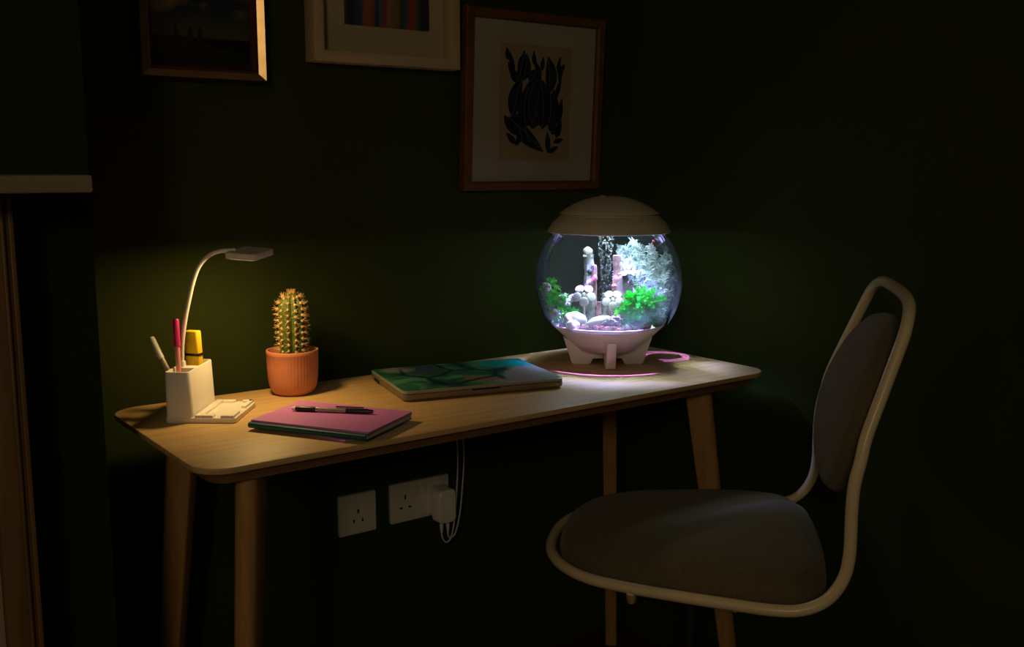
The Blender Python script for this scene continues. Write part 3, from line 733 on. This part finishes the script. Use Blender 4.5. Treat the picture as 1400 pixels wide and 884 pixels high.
def skin():
    m = bpy.data.materials.new('ink_marble_cover')
    nt, b = nodes_of(m); b.inputs['Roughness'].default_value = 0.38; b.inputs['Specular IOR Level'].default_value = 0.45
    tc = nt.nodes.new('ShaderNodeTexCoord')
    n = nt.nodes.new('ShaderNodeTexNoise'); n.inputs['Scale'].default_value = 9; n.inputs['Detail'].default_value = 3; n.inputs['Distortion'].default_value = 1.2
    nt.links.new(tc.outputs['Object'], n.inputs['Vector'])
    sp = nt.nodes.new('ShaderNodeSeparateXYZ'); nt.links.new(tc.outputs['Object'], sp.inputs[0])
    r = nt.nodes.new('ShaderNodeValToRGB'); e = r.color_ramp.elements
    e[0].position = .34; e[0].color = (.012, .055, .055, 1); e[1].position = .5; e[1].color = (.022, .15, .075, 1)
    for p, c in ((.58, (.11, .25, .17)), (.68, (.015, .22, .20))):
        x = e.new(p); x.color = (*c, 1)
    nt.links.new(n.outputs['Fac'], r.inputs[0])
    def blob(cx, cy, rad, soft):
        vm = nt.nodes.new('ShaderNodeVectorMath'); vm.operation = 'DISTANCE'
        wv = nt.nodes.new('ShaderNodeVectorMath'); wv.operation = 'MULTIPLY_ADD'; wv.inputs[1].default_value = (.06, .06, 0)
        nt.links.new(n.outputs['Color'], wv.inputs[0]); nt.links.new(tc.outputs['Object'], wv.inputs[2])
        vm.inputs[1].default_value = (cx + .03, cy + .03, .020)
        nt.links.new(wv.outputs[0], vm.inputs[0])
        mr = nt.nodes.new('ShaderNodeMapRange'); mr.inputs['From Min'].default_value = rad; mr.inputs['From Max'].default_value = rad + soft
        mr.inputs['To Min'].default_value = 1; mr.inputs['To Max'].default_value = 0
        nt.links.new(vm.outputs['Value'], mr.inputs['Value'])
        return mr.outputs[0]
    def over(prev, fac, c):
        mx = nt.nodes.new('ShaderNodeMix'); mx.data_type = 'RGBA'
        nt.links.new(fac, mx.inputs[0]); nt.links.new(prev, mx.inputs[6]); mx.inputs[7].default_value = (*c, 1)
        return mx.outputs[2]
    out = r.outputs[0]
    out = over(out, blob(.29, .075, .060, .012), (.25, .24, .27))  # grey-lavender patch paints the bowl's glare on the lid
    out = over(out, blob(.235, .03, .040, .012), (.24, .23, .26))  # second patch of the painted glare
    out = over(out, blob(.275, .185, .05, .02), (.005, .24, .25))
    out = over(out, blob(.165, .055, .028, .012), (.20, .13, .085))
    out = over(out, blob(.09, .175, .022, .03), (.04, .06, .11))
    out = over(out, blob(.04, .195, .02, .015), (.20, .22, .20))
    v = nt.nodes.new('ShaderNodeTexVoronoi'); v.feature = 'DISTANCE_TO_EDGE'; v.inputs['Scale'].default_value = 11
    wv = nt.nodes.new('ShaderNodeVectorMath'); wv.operation = 'MULTIPLY_ADD'; wv.inputs[1].default_value = (.05, .05, 0)
    nt.links.new(n.outputs['Color'], wv.inputs[0]); nt.links.new(tc.outputs['Object'], wv.inputs[2]); nt.links.new(wv.outputs[0], v.inputs['Vector'])
    mr = nt.nodes.new('ShaderNodeMapRange'); mr.inputs['From Min'].default_value = .022; mr.inputs['From Max'].default_value = .075
    mr.inputs['To Min'].default_value = 1; mr.inputs['To Max'].default_value = 0
    nt.links.new(v.outputs[0], mr.inputs['Value'])
    br = blob(.13, .12, .095, .03)
    mu = nt.nodes.new('ShaderNodeMath'); mu.operation = 'MULTIPLY'; nt.links.new(mr.outputs[0], mu.inputs[0]); nt.links.new(br, mu.inputs[1])
    out = over(out, mu.outputs[0], (.006, .022, .03))
    nt.links.new(out, b.inputs['Base Color'])
    return m
m = MB(); m.loft([ll(.0018, .0195, .009), ll(.0022, .0200, .009)])
m.build('lid_cover', skin(), ld_, smooth=40)

# ------------------------------------------------------------------ aquarium
AC = Vector((0.964, 0.258, DZ)); AR = R(-41.84)
aqm = Matrix.Translation(AC) @ Matrix.Rotation(AR, 4, 'Z')
aq = thing('aquarium', AC, 'round glass fish bowl with white base and domed lid, lit inside', 'aquarium', rz=AR)
GZ, GR = 0.1735, 0.152
m = MB()
m.lathe([(0.050, 0.030), (0.058, 0.031), (0.080, 0.050), (0.098, 0.066), (0.113, 0.0805), (0.1175, 0.0845), (0.1175, 0.0865), (0.1150, 0.0870), (0.1130, 0.0850), (0.095, 0.069), (0.055, 0.036)], 72, True, True)
bs = m.build('bowl_base', 'aq_plastic', aq, smooth=40)
for k, an in enumerate((-84, 6, 96, 186)):
    # radial foot: flat plate under the bowl, thickness 18 mm
    M4 = Matrix.Rotation(R(an), 4, 'Z')
    out = [(0.010, 0.012), (0.030, 0.012), (0.036, 0.001), (0.039, 0.0), (0.070, 0.0), (0.075, 0.003), (0.093, 0.058), (0.080, 0.0515), (0.056, 0.0315), (0.010, 0.0315)]
    m = MB(M4)
    th = 0.0095
    m.loft([[(x, -th, z) for x, z in out], [(x, th, z) for x, z in out]])
    m.build('foot', 'aq_plastic', aq, bevel=0.0012)
# globe: clear acrylic wall, outer and inner face
m = MB(); pr = []
for i in range(41):
    a = R(-37.0 + (43.0 + 37.0) * i / 40); pr.append((GR * math.cos(a), GZ + GR * math.sin(a)))
m.lathe(pr, 96)
m.build('globe', 'globe', aq, smooth=80)
# lid
m = MB()
m.lathe([(0.086, 0.279), (0.110, 0.276), (0.124, 0.2755), (0.1265, 0.277), (0.1262, 0.2795), (0.117, 0.295), (0.1015, 0.3095), (0.098, 0.3105), (0.0975, 0.3135)], 96, True, False)
lid = m.build('lid', 'aq_lid', aq, smooth=35)
m = MB()
m.lathe([(0.094, 0.3125), (0.1005, 0.3130), (0.1020, 0.3140), (0.1010, 0.3160), (0.090, 0.3235), (0.073, 0.3335), (0.054, 0.3415), (0.034, 0.3470), (0.022, 0.3490), (0.018, 0.3480), (0.0, 0.3475)], 96, True, False)
cap = m.build('lid_dome', 'aq_lid', aq, smooth=35)
m = MB()
for i in range(9):
    a0 = R(150 + i * 10); a1 = R(150 + (i + 1) * 10)
    w0 = 0.004 * math.sin(PI * i / 9); w1 = 0.004 * math.sin(PI * (i + 1) / 9)
    m.loft([[( (0.018 - w) * math.cos(a), (0.018 - w) * math.sin(a), z) for a, w, z in ((a0, 0, .346), (a1, 0, .346), (a1, w1, .346), (a0, w0, .346))],
            [( (0.018 - w) * math.cos(a), (0.018 - w) * math.sin(a), z) for a, w, z in ((a0, 0, .3512), (a1, 0, .3512), (a1, w1, .350), (a0, w0, .350))]])
m.build('vent_lip', 'aq_lid', cap)
m = MB(); m.lathe([(0.060, 0.2790), (0.060, 0.2745), (0.080, 0.2745), (0.080, 0.2790)], 64)
m.build('led_ring', 'led', lid, smooth=30)

# lid LED light, then added spots that tint the desk and draw arcs
def aqp(x, y, z): return tuple(aqm @ Vector((x, y, z)))
al = light('aquarium_light', 'AREA', aqp(0.020, -0.015, 0.272), (0.70, 0.93, 1.0), 0.92, aqp(0.025, -0.012, 0.0), shape='DISK', size=0.14)
al.data.spread = R(92)
def ring_beam(o, a0, a1):
    """restricts an added spot to a hollow cone between two angles off its axis"""
    d = o.data; d.use_nodes = True; nt = d.node_tree
    em = nt.nodes['Emission']
    ge = nt.nodes.new('ShaderNodeNewGeometry'); dt = nt.nodes.new('ShaderNodeVectorMath'); dt.operation = 'DOT_PRODUCT'
    dt.inputs[1].default_value = o.rotation_euler.to_matrix() @ Vector((0, 0, -1))
    nt.links.new(ge.outputs['Incoming'], dt.inputs[0])
    ab = nt.nodes.new('ShaderNodeMath'); ab.operation = 'ABSOLUTE'; nt.links.new(dt.outputs['Value'], ab.inputs[0])
    ac = nt.nodes.new('ShaderNodeMath'); ac.operation = 'ARCCOSINE'; nt.links.new(ab.outputs[0], ac.inputs[0])
    r = nt.nodes.new('ShaderNodeMapRange'); r.inputs['From Min'].default_value = R(a0); r.inputs['From Max'].default_value = R(a1)
    nt.links.new(ac.outputs[0], r.inputs['Value'])
    nt.links.new(r.outputs[0], em.inputs['Strength'])
VIO = (0.42, 0.16, 1.0)
pk = light('added_arc_spot', 'SPOT', aqp(0.0, -0.100, 0.270), VIO, 48.0, aqp(0.0, 0.014, 0.0), spot_size=R(60), spot_blend=0.03, shadow_soft_size=0.002)  # added spot imitating the pink caustic arc around the base
ring_beam(pk, 27.5, 29.3)
for k, (x, y, h) in enumerate(((0.118, 0.090, 25.0), (0.124, 0.092, 19.0))):
    p2 = light('added_arc_spot', 'SPOT', aqp(0.0870, 0.0640, 0.268), VIO, 20.0, aqp(x, y, 0.0), spot_size=R(h), spot_blend=0.08, shadow_soft_size=0.001)  # added spots drawing the smaller caustic arcs behind the base
    ring_beam(p2, h / 2 - 1.5, h / 2 - 0.5)
light('added_desk_spot', 'SPOT', aqp(0.045, -0.085, 0.268), (0.30, 0.35, 1.0), 1.8, aqp(0.215, -0.075, 0.0), spot_size=R(46), spot_blend=0.7, shadow_soft_size=0.006)  # added spot turning the desk right of the bowl lavender
wt = light('added_desk_ring', 'SPOT', aqp(0.010, -0.010, 0.271), (0.27, 0.30, 1.0), 11.0, aqp(0.018, -0.012, 0.0), spot_size=R(90), spot_blend=0.4, shadow_soft_size=0.006)  # added bluish spot, colours the desk around the base
ring_beam(wt, 29, 35)

# things inside the bowl -------------------------------------------------------
def inq(name, x, y, z, label, cat, rz=0.0, group=None):
    return thing(name, aqp(x, y, z), label, cat, AR + rz, group)
rnd = random.Random(11)
m = MB(aqm)
for k in range(420):
    r_ = 0.100 * math.sqrt(rnd.random()); a = rnd.uniform(0, 2 * PI)
    zt = 0.062 + 0.016 * (1 - (r_ / 0.105) ** 2) + rnd.uniform(0, .008)
    s = rnd.uniform(.0035, .0062)
    m.ball((r_ * math.cos(a), r_ * math.sin(a), max(zt, 0.045 + (r_ / .11) * .036)), (s, s * rnd.uniform(.7, 1), s * .75), 6, 4, lump=.4, seed=k)
m.lathe([(0.09, 0.067), (0.06, 0.078), (0.0, 0.081)], 32)
o = m.build('gravel', 'gravel', smooth=50); tag(o, 'pinkish gravel bed at the bottom of the fish bowl', 'gravel', kind='stuff')
for nm, x, y, z, rr, ry in (('large round white pebble in front of the flowering plant', -.066, -.062, .1010, (.0235, .018, .0165), 8), ('flattened oval white pebble in the middle of the bowl', -.018, -.070, .0985, (.026, .016, .0115), -18),
                            ('small round white pebble in front of the large one', -.070, -.086, .0930, (.0150, .009, .0105), 0), ('white pebble against the glass right of the green plant', .104, -.030, .0960, (.016, .012, .014), -35)):
    m = MB(aqm @ Matrix.Translation((x, y, z))); m.ball((0, 0, 0), rr, 20, 14, Matrix.Rotation(R(ry), 3, 'Y'), .12, x * 50)
    tag(m.build('pebble', 'pebble'), nm, 'pebble', 'white pebbles in the bowl')
spots = [(-.048, -.086, .0875, .0085, 0), (-.036, -.092, .086, .008, 0), (-.024, -.094, .086, .0095, 0), (-.012, -.094, .0865, .0085, 0), (.000, -.096, .0855, .009, 0), (.012, -.093, .0865, .009, 0), (.026, -.091, .0865, .008, 0),
         (.038, -.088, .087, .008, 1), (-.006, -.080, .0955, .010, 1), (.010, -.080, .099, .0125, 1), (.020, -.076, .1035, .0105, 1), (.060, -.080, .088, .0075, 1), (.078, -.068, .089, .0075, 0), (-.060, -.083, .0855, .007, 0), (-.092, -.060, .088, .007, 0)]
for k, (x, y, z, s, ty) in enumerate(spots):
    m = MB(aqm @ Matrix.Translation((x, y, z))); m.ball((0, 0, 0), (s, s * .85, s * .8), 10, 7, None, .75, k + 3)
    o = m.build('rock', 'purplerock' if ty else 'pinkrock', smooth=25)
    same = sorted(q[0] for q in spots if q[4] == ty)
    nth = ('leftmost', 'second', 'third', 'fourth', 'fifth', 'sixth', 'seventh', 'eighth', 'ninth', 'rightmost')[same.index(x) if same.index(x) < len(same) - 1 else 9]
    kind_ = 'crumbly purple rock' if ty else 'small crumbly pink rock'
    tag(o, (nth + ' ' + kind_ + ' in the bowl') if nth in ('leftmost', 'rightmost') else (nth + ' ' + kind_ + ' from the left in the bowl'), 'rock', 'purple rocks in the bowl' if ty else 'pink rocks in the bowl')

# ruined pillars ornament
t = inq('ruin_ornament', -.010, .018, .078, 'grey and pink ruined pillar ornament standing in the bowl', 'ornament')
def rough_col(m, x, y, z0, z1, r0, r1, sd, seg=10, n=9, sq_=1.0, amp=.22):
    loops = []
    for i in range(n + 1):
        u = i / n; z = z0 + (z1 - z0) * u; r_ = r0 + (r1 - r0) * u; l_ = []
        for j in range(seg):
            a = 2 * PI * j / seg; k = 1 + amp * noise.noise(Vector((math.cos(a) * 1.5 + sd, math.sin(a) * 1.5, z * 55)))
            l_.append((x + r_ * k * math.cos(a), y + r_ * k * math.sin(a) * sq_, z))
        loops.append(l_)
    m.loft(loops)
m = MB(); rough_col(m, 0, .004, -.004, .046, .040, .022, 1, 22, 12, .6, .6); m.build('rock_base', 'ruin', t, smooth=20)
for x_, h_, r_, mt_ in ((-.024, .062, .0075, 'ruin'), (-.008, .052, .0065, 'ruinpink'), (.004, .070, .0070, 'ruin'), (.016, .058, .0065, 'ruinpink')):
    m = MB(); rough_col(m, x_, -.014, -.002, h_, r_, r_ * .85, x_ * 900, 9, 9, 1, .4); m.build('broken_column', mt_, t, smooth=20)
m = MB(); rough_col(m, -.031, 0, .03, .150, .0125, .0105, 5, 10, 14, .9, .3); m.build('tall_pillar', 'ruin', t, smooth=30)
m = MB(); m.ball((-.033, -.001, .156), (.0095, .008, .0095), 10, 8, lump=.5, seed=2); m.box((-.033, 0, .147), (.020, .016, .004)); m.build('pillar_top', 'ornwhite', t, smooth=40)
m = MB(); rough_col(m, -.020, -.006, .04, .128, .0075, .006, 9, 8, 10, 1, .3); m.build('pink_pillar', 'ruinpink', t, smooth=30)
m = MB(); m.ball((-.0285, -.0102, .115), (.0055, .003, .0055), 10, 8); m.build('window_hole', 'darkhole', t, smooth=40)
m = MB(); rough_col(m, .028, 0, .03, .148, .0105, .0085, 14, 9, 12, .9, .3); m.build('pink_pillar', 'ruinpink', t, smooth=30)
m = MB(); rough_col(m, .040, -.010, .02, .108, .022, .010, 18, 12, 9, .8, .45); m.build('crag', 'purplerock', t, smooth=30)
MB().ball((.022, -.018, .086), (.006, .005, .004), 8, 6, lump=.5).build('pink_crust', 'pinkrock', t, smooth=30)
MB().ball((-.017, -.013, .100), (.005, .004, .010), 8, 6, lump=.5, seed=4).build('pink_crust', 'pinkrock', t, smooth=30)
# white coral on the crag
t = inq('coral_ornament', .040, .002, .187, 'white coral fan perched on the right pillar of the ruin', 'ornament')
m = MB()
for k in range(9):
    a = 2 * PI * k / 9; q = .019 + .005 * math.sin(k * 2.3)
    m.ball((q * .55 * math.cos(a), q * .4 * math.sin(a), .004 + .002 * math.sin(k * 3)), (.010, .007, .0032), 8, 6, Matrix.Rotation(a, 3, 'Z') @ Matrix.Rotation(R(12), 3, 'Y'))
m.build('plate', 'ornwhite', t, smooth=60)
m = MB()
for x, h, tl in ((-.010, .018, -25), (-.003, .020, 5), (.006, .016, 20), (.001, .013, -5)):
    m.ball((x, 0, .008 + h * .45), (.0042, .004, h * .6), 8, 7, Matrix.Rotation(R(tl), 3, 'Y'), .3, h * 99)
m.build('lobes', 'ornwhite', t, smooth=60)
# white flower ornaments
def flower(x, y, z, label, s=1.0):
    t = inq('flower_ornament', x, y, z, label, 'ornament', group='white flower ornaments in the bowl')
    tl = Matrix.Rotation(R(-28), 4, 'X')
    for k in range(5):
        a = 2 * PI * k / 5 + .3; M3 = Matrix.Rotation(a, 3, 'Y')
        m = MB(tl); m.ball(M3 @ Vector((.0128 * s, -.002, 0)), (.0086 * s, .0020 * s, .0080 * s), 14, 8, M3 @ Matrix.Rotation(R(26), 3, 'Z'))
        m.build('petal', 'ornwhite', t, smooth=60)
    MB(tl).ball((0, -.001 * s, 0), (.0050 * s, .0036 * s, .0050 * s), 12, 8).build('flower_centre', 'ornwhite', t, smooth=60)
    MB().tube([(0, .002, 0), (0, .007, -.02), (.001, .006, -.062)], .0022, 8).build('stem', 'ornwhite', t)
flower(-.049, -.040, .149, 'white flower ornament in front of the tall grey pillar', 1.22)
flower(.010, -.036, .139, 'white flower ornament partly behind the green plant', 1.12)

# bubble column
m = MB(aqm); rnd = random.Random(3)
for k in range(330):
    z = rnd.uniform(.085, .268); q = .0105 + .006 * (z - .085) / .18; a = rnd.uniform(0, 2 * PI); r_ = q * math.sqrt(rnd.random())
    s = rnd.uniform(.0012, .0027)
    m.ball((-.006 + r_ * math.cos(a), .048 + r_ * math.sin(a), z), s, 7, 5)
tag(m.build('bubbles', 'bubble', smooth=80), 'rising column of small air bubbles behind the ruin', 'bubbles', kind='stuff')

# green bushy plant
def sprig(m, base, d, L_, rnd, leaf=.0072, n=12, wd=.0020):
    d = Vector(d).normalized(); side = d.orthogonal().normalized(); up = d.cross(side)
    bend = Vector((rnd.uniform(-.25, .25), rnd.uniform(-.25, .25), -.25))
    pts = [Vector(base) + d * L_ * u + bend * L_ * u * u * .6 for u in (0, .33, .66, 1)]
    m.tube(pts, [.0009, .0008, .0007, .0004], 4)
    for i in range(n):
        u = .22 + .78 * i / (n - 1)
        p = Vector(base) + d * L_ * u + bend * L_ * u * u * .6
        for q in range(3):
            a = rnd.uniform(0, 2 * PI)
            o_ = (side * math.cos(a) + up * math.sin(a)) * .9 + d * .65
            o_.normalize(); e = p + o_ * leaf * rnd.uniform(.7, 1.2); w_ = o_.cross(d).normalized() * wd * .5
            n_ = o_.cross(w_).normalized() * .0003
            mid = p + (e - p) * .6
            m._add([p, mid + w_, e, mid - w_, mid + n_ * 2], [(0, 1, 4), (1, 2, 4), (2, 3, 4), (3, 0, 4), (0, 3, 2, 1)])
rnd = random.Random(21)
t = inq('green_plant', .068, -.052, .086, 'bushy bright green aquarium plant right of the ruin', 'plant')
for b_ in range(8):
    m = MB()
    for k in range(30):
        v_ = Vector((rnd.gauss(0, 1), rnd.gauss(0, 1), rnd.gauss(0, 1))).normalized() * rnd.uniform(.2, 1)
        st = Vector((v_.x * .036, v_.y * .018 - .006, .034 + v_.z * .032))
        d = (v_.normalized() + Vector((0, 0, .25))).normalized()
        tip = st + d * .026 + Vector((.068, -.052, .086))
        if (tip - Vector((0, 0, GZ))).length > .1425 or st.z < .002: continue
        sprig(m, st, d, rnd.uniform(.018, .027), rnd)
    m.build('sprigs', 'leafgreen', t, smooth=0)
m = MB()
for k in range(16):
    d = Vector((-1, rnd.uniform(-.4, .1), rnd.uniform(.0, .75))); sprig(m, (-.030, -.010, .022), d, rnd.uniform(.016, .026), rnd, .006)
m.build('pale_sprigs', 'leaflime', t, smooth=0)
MB().ball((0, 0, .004), (.012, .01, .008), 10, 7).build('plant_base', 'leafgreen', t)

# flowering plant on the left
t = inq('flowering_plant', -.098, -.015, .083, 'green plant with white blossoms against the left glass of the bowl', 'plant')
m = MB(); m2 = MB(); rnd = random.Random(8)
for k in range(150):
    u = rnd.random(); c_ = Vector((-.128, -.012, .160)).lerp(Vector((-.092, -.034, .088)), u)
    st = c_ + Vector((rnd.uniform(-.012, .012 + .022 * u), rnd.uniform(-.02, .02), rnd.uniform(-.010, .012)))
    d = Vector((rnd.uniform(-.7, .7), rnd.uniform(-.7, .5), rnd.uniform(-.2, 1))).normalized(); L_ = rnd.uniform(.010, .019)
    if (st + d * (L_ + .006) - Vector((0, 0, GZ))).length > .1425 or st.z < .082: continue
    sprig(m if k % 3 else m2, st - Vector((-.098, -.015, .083)), d, L_, rnd, .0065, 7, .0026)
m.build('sprigs', 'leafgreen', t, smooth=0); m2.build('pale_sprigs', 'leaflime', t, smooth=0)
for x, y, z, s in ((-.0285, -.02, .080, .0085), (.006, -.02, .060, .0085), (.014, -.016, .050, .0075), (-.016, -.034, .022, .009), (-.0445, -.010, .052, .007), (-.040, -.022, .034, .0065), (-.028, -.022, .012, .006), (.023, .0, .056, .007), (-.008, -.03, .008, .006), (-.024, -.014, .070, .006)):
    m = MB(); s *= 1.3
    gp = Vector((x - .098, y - .015, z + .083 - GZ)); gp *= min(1.0, .132 / gp.length); x, y, z = gp.x + .098, gp.y + .015, gp.z + GZ - .083
    for k in range(14):
        v_ = Vector((rnd.gauss(0, 1), rnd.gauss(0, 1), rnd.gauss(0, 1))).normalized() * s * .62
        m.ball(Vector((x, y, z)) + v_, s * rnd.uniform(.28, .48), 6, 5)
    m.build('blossom', 'ornwhite', t, smooth=50)
    MB().tube([(x * .5, y * .5, 0), (x * .8, y * .8, z * .5), (x, y, z)], .0008, 5).build('stem', 'leaflime', t)

# white feathery plants, back right
def feather_plant(x, y, z, h, nf, label, mt, seed, lean=0.0):
    t = inq('feathery_plant', x, y, z, label, 'plant', group='white feathery plants at the back of the bowl')
    rnd = random.Random(seed)
    base = Vector((x, y, z)); cen = Vector((0, 0, GZ))
    okp = lambda p: (p + base - cen).length < .1435 and p.z + z < .272 and p.x + x > .004 and not (math.hypot(p.x + x, p.y + y) > .088 and .38 < math.atan2(p.y + y, p.x + x) < .82)
    made = 0
    while made < nf:
        # tips are spread through the back right of the bowl
        tip = Vector((rnd.uniform(.022, .140), rnd.uniform(.020, .115), rnd.uniform(.12, .258))) - base
        if not okp(tip) or abs(tip.x) > .055 or abs(tip.y) > .06: continue
        made += 1
        m = MB(); side = Vector((rnd.uniform(-.02, .02), rnd.uniform(-.012, .012), 0)); L_ = tip.length
        def pt(u): return Vector((tip.x * u ** 1.5, tip.y * u ** 1.5, tip.z * (1 - max(0.0, 1 - u) ** 1.35))) + side * math.sin(PI * u)
        us_ = [i / 12 for i in range(13) if okp(pt(i / 12))]
        if len(us_) < 4: continue
        m.tube([pt(u) for u in us_], .0008, 5)
        n = 30
        for i in range(n):
            u = .10 + .90 * i / (n - 1); p = pt(u); tg = (pt(min(u + .02, 1.02)) - pt(u)).normalized(); sd = tg.cross(Vector((math.sin(i * .9), 1, .2))).normalized()
            for s in (-1, 1):
                e = p + (sd * s + tg * .75).normalized() * (.020 * (1 - .35 * u)) * rnd.uniform(.6, 1.25) + Vector((0, rnd.uniform(-.005, .005), -.004))
                if not okp(e) or not okp(p): continue
                w_ = tg * .0013; n_ = Vector((0, .0004, 0)); mid = (p + e) / 2 + Vector((0, 0, .0025))
                m._add([p - w_, p + w_, mid + w_ * 1.2, e, mid - w_ * 1.2, mid + n_], [(0, 5, 4), (0, 1, 5), (1, 2, 5), (2, 3, 5), (3, 4, 5), (0, 4, 3, 2, 1)])
        m.build('frond', mt, t, smooth=0)
    MB().ball((0, 0, .002), (.007, .006, .005), 8, 6).build('plant_base', mt, t)
    return t
feather_plant(.036, .076, .083, .205, 16, 'tall white feathery plant just right of the bubble column', 'frond', 1, .05)
feather_plant(.068, .048, .083, .205, 16, 'tall white feathery plant behind the green plant', 'frond', 2, .10)
feather_plant(.090, .022, .086, .195, 22, 'white feathery plant near the right glass of the bowl', 'frond', 3, .10)
feather_plant(.056, .082, .085, .205, 22, 'pale grey feathery plant at the very back of the bowl', 'frond2', 4, .14)
feather_plant(.092, .050, .088, .190, 22, 'pale grey feathery plant at the back right glass', 'frond2', 5, .12)
feather_plant(.104, .028, .090, .190, 20, 'pale feathery plant pressed against the right glass behind the green plant', 'frond', 7)
feather_plant(.076, .064, .086, .190, 20, 'pale grey feathery plant between the two rear white plants', 'frond2', 8)
m = MB(aqm); m.ball((.092, .008, .257), .0030, 8, 6); m.tube([(.092, .008, .257), (.089, .012, .25), (.086, .018, .24)], .0006, 5)
tag(m.build('red_berry', 'redberry'), 'tiny red berry near the top right of the bowl', 'berry')

# ------------------------------------------------------------------ chair
CO = Vector((0.803, -0.148, 0)); CT = 0.7402
ch = thing('swivel_chair', CO, 'swivel chair with grey padded seat and cream tube frame', 'chair', rz=CT)
Z0 = 0.50
hw, hs, ff, fr, zb, ft, zt, ht = .2476, .2120, .243, -.2256, .735, -.2996, .930, .1868
half = [(0.0, ff, Z0), (.070, ff - .007, Z0), (.130, ff - .034, Z0), (.175, ff - .080, Z0), (.200, .100, Z0), (.219, .02, Z0), (.234, -.06, Z0), (.2455, -.125, Z0 + .001), (hw, -.165, Z0 + .006), (hw, -.198, Z0 + .024), (hw, -.219, Z0 + .056), (hw, fr - .001, Z0 + .095),
        (hw, fr - .001, .66), (hw - .001, fr - .003, .70), (hw - .003, fr - .010, .735), (.238, -.243, .77), (.222, -.264, .83), (.205, -.284, .885), (.196, -.293, .91), (.180, -.300, .932), (.150, -.306, .9475), (.110, -.308, .955), (.055, -.309, .9575)]
left = [(-x, y, z) for x, y, z in half[1:]]
loop = half + [(0, -.309, .958)] + left[::-1]
m = MB(); m.tube(smoothpath(loop, 5, True), 0.0092, 14, closed=True); m.build('tube_frame', 'cream_tube', ch, smooth=60)
# seat cushion
def inner(u):  # seat outline slightly inside the tube; u in 0..1 around
    return u
seat_half = [(0.0, ff - .016), (.066, ff - .022), (.121, ff - .047), (.163, ff - .092), (.188, .095), (.206, .02), (.220, -.06), (.226, -.12), (.212, -.172), (.160, -.205), (.08, -.215)]
so = seat_half + [(0, -.217)] + [(-x, y) for x, y in seat_half[1:]][::-1]
sp_ = [(p.x, p.y) for p in smoothpath([(x, y, 0) for x, y in so], 5, True)]
loops = []
for k, z in ((.90, -.022), (.965, -.018), (.995, -.006), (1.0, .006), (.99, .018), (.96, .030), (.90, .040), (.80, .048), (.62, .054), (.40, .057), (.18, .058)):
    loops.append([(x * k, (y - .01) * k + .01, Z0 + z) for x, y in sp_])
m = MB(); m.loft(loops); m.build('seat', 'fabric', ch, smooth=60)
loops = [[(x * 1.003, (y - .01) * 1.003 + .01, Z0 + z) for x, y in sp_] for z in (.002, .0045)]
# backrest: padded oval between the uprights, leaning with them
Bc = Vector((0, -.270, .768)); lean = .30
Rb = Matrix.Rotation(lean, 3, 'X')
loops = []
def bp(k, dy):
    l_ = []
    for i in range(56):
        a = 2 * PI * i / 56; c_, s_ = math.cos(a), math.sin(a)
        wx = .185
        x = wx * math.copysign(abs(c_) ** .86, c_) * (1.0 - .10 * (s_ if s_ > 0 else 0) - .0 * s_)
        z = .150 * math.copysign(abs(s_) ** .92, s_)
        bow = .020 * (x / .2) ** 2
        l_.append(tuple(Bc + Rb @ Vector((x * k, dy + bow * k, z * k))))
    return l_
for k, dy in ((.30, -.012), (.60, -.012), (.85, -.011), (.95, -.008), (.99, -.003), (1.0, .002), (.985, .012), (.95, .022), (.88, .029), (.76, .036), (.58, .042), (.36, .046), (.15, .047)):
    loops.append(bp(k, dy))
m = MB(); m.loft(loops); m.build('backrest', 'fabric', ch, smooth=60)
MB().box((0, -.222, .70), (.05, .010, .30), Rb).build('back_bracket', 'black', ch, bevel=.002) if False else None
# under-seat gear, gas post, star base
for y in (.09, -.07):
    MB().tube([(-.205, y, Z0 - .004), (-.19, y, Z0 - .024), (.19, y, Z0 - .024), (.205, y, Z0 - .004)], .008, 10).build('cross_tube', 'cream_tube', ch)
MB().box((0, .01, Z0 - .043), (.14, .20, .024)).build('seat_mechanism', 'black', ch, bevel=.004)
MB().tube([(.07, .02, Z0 - .045), (.15, .02, Z0 - .047), (.19, .02, Z0 - .052)], .004, 8).build('lever', 'black', ch)
MB().lathe([(.018, .30), (.018, Z0 - .055)], 20, True, True).build('gas_rod', 'black', ch)
MB().lathe([(.027, .09), (.027, .30), (.024, .305)], 24, True, True).build('gas_post', 'black', ch)
MB().lathe([(.042, .075), (.045, .08), (.040, .115), (.030, .125)], 24, True, True).build('base_hub', 'cream_tube', ch)
for k in range(5):
    a = 2 * PI * k / 5 + .3; d = Vector((math.cos(a), math.sin(a), 0))
    MB().tube([d * .03 + Vector((0, 0, .100)), d * .16 + Vector((0, 0, .088)), d * .275 + Vector((0, 0, .066))], [.018, .015, .012], 12).build('base_arm', 'cream_tube', ch)
    M4 = Matrix.Translation(d * .272) @ Matrix.Rotation(a * 1.7, 4, 'Z')
    MB(M4).tube([(0, 0, .028), (0, 0, .066)], .005, 8).build('caster_stem', 'black', ch)
    for s in (-1, 1):
        MB(M4 @ Matrix.Translation((s * .014, .006, .025)) @ Matrix.Rotation(PI / 2, 4, 'Y')).lathe([(.010, -.009), (.023, -.008), (.025, -.004), (.025, .004), (.023, .008), (.010, .009)], 20, True, True).build('caster_wheel', 'black', ch)
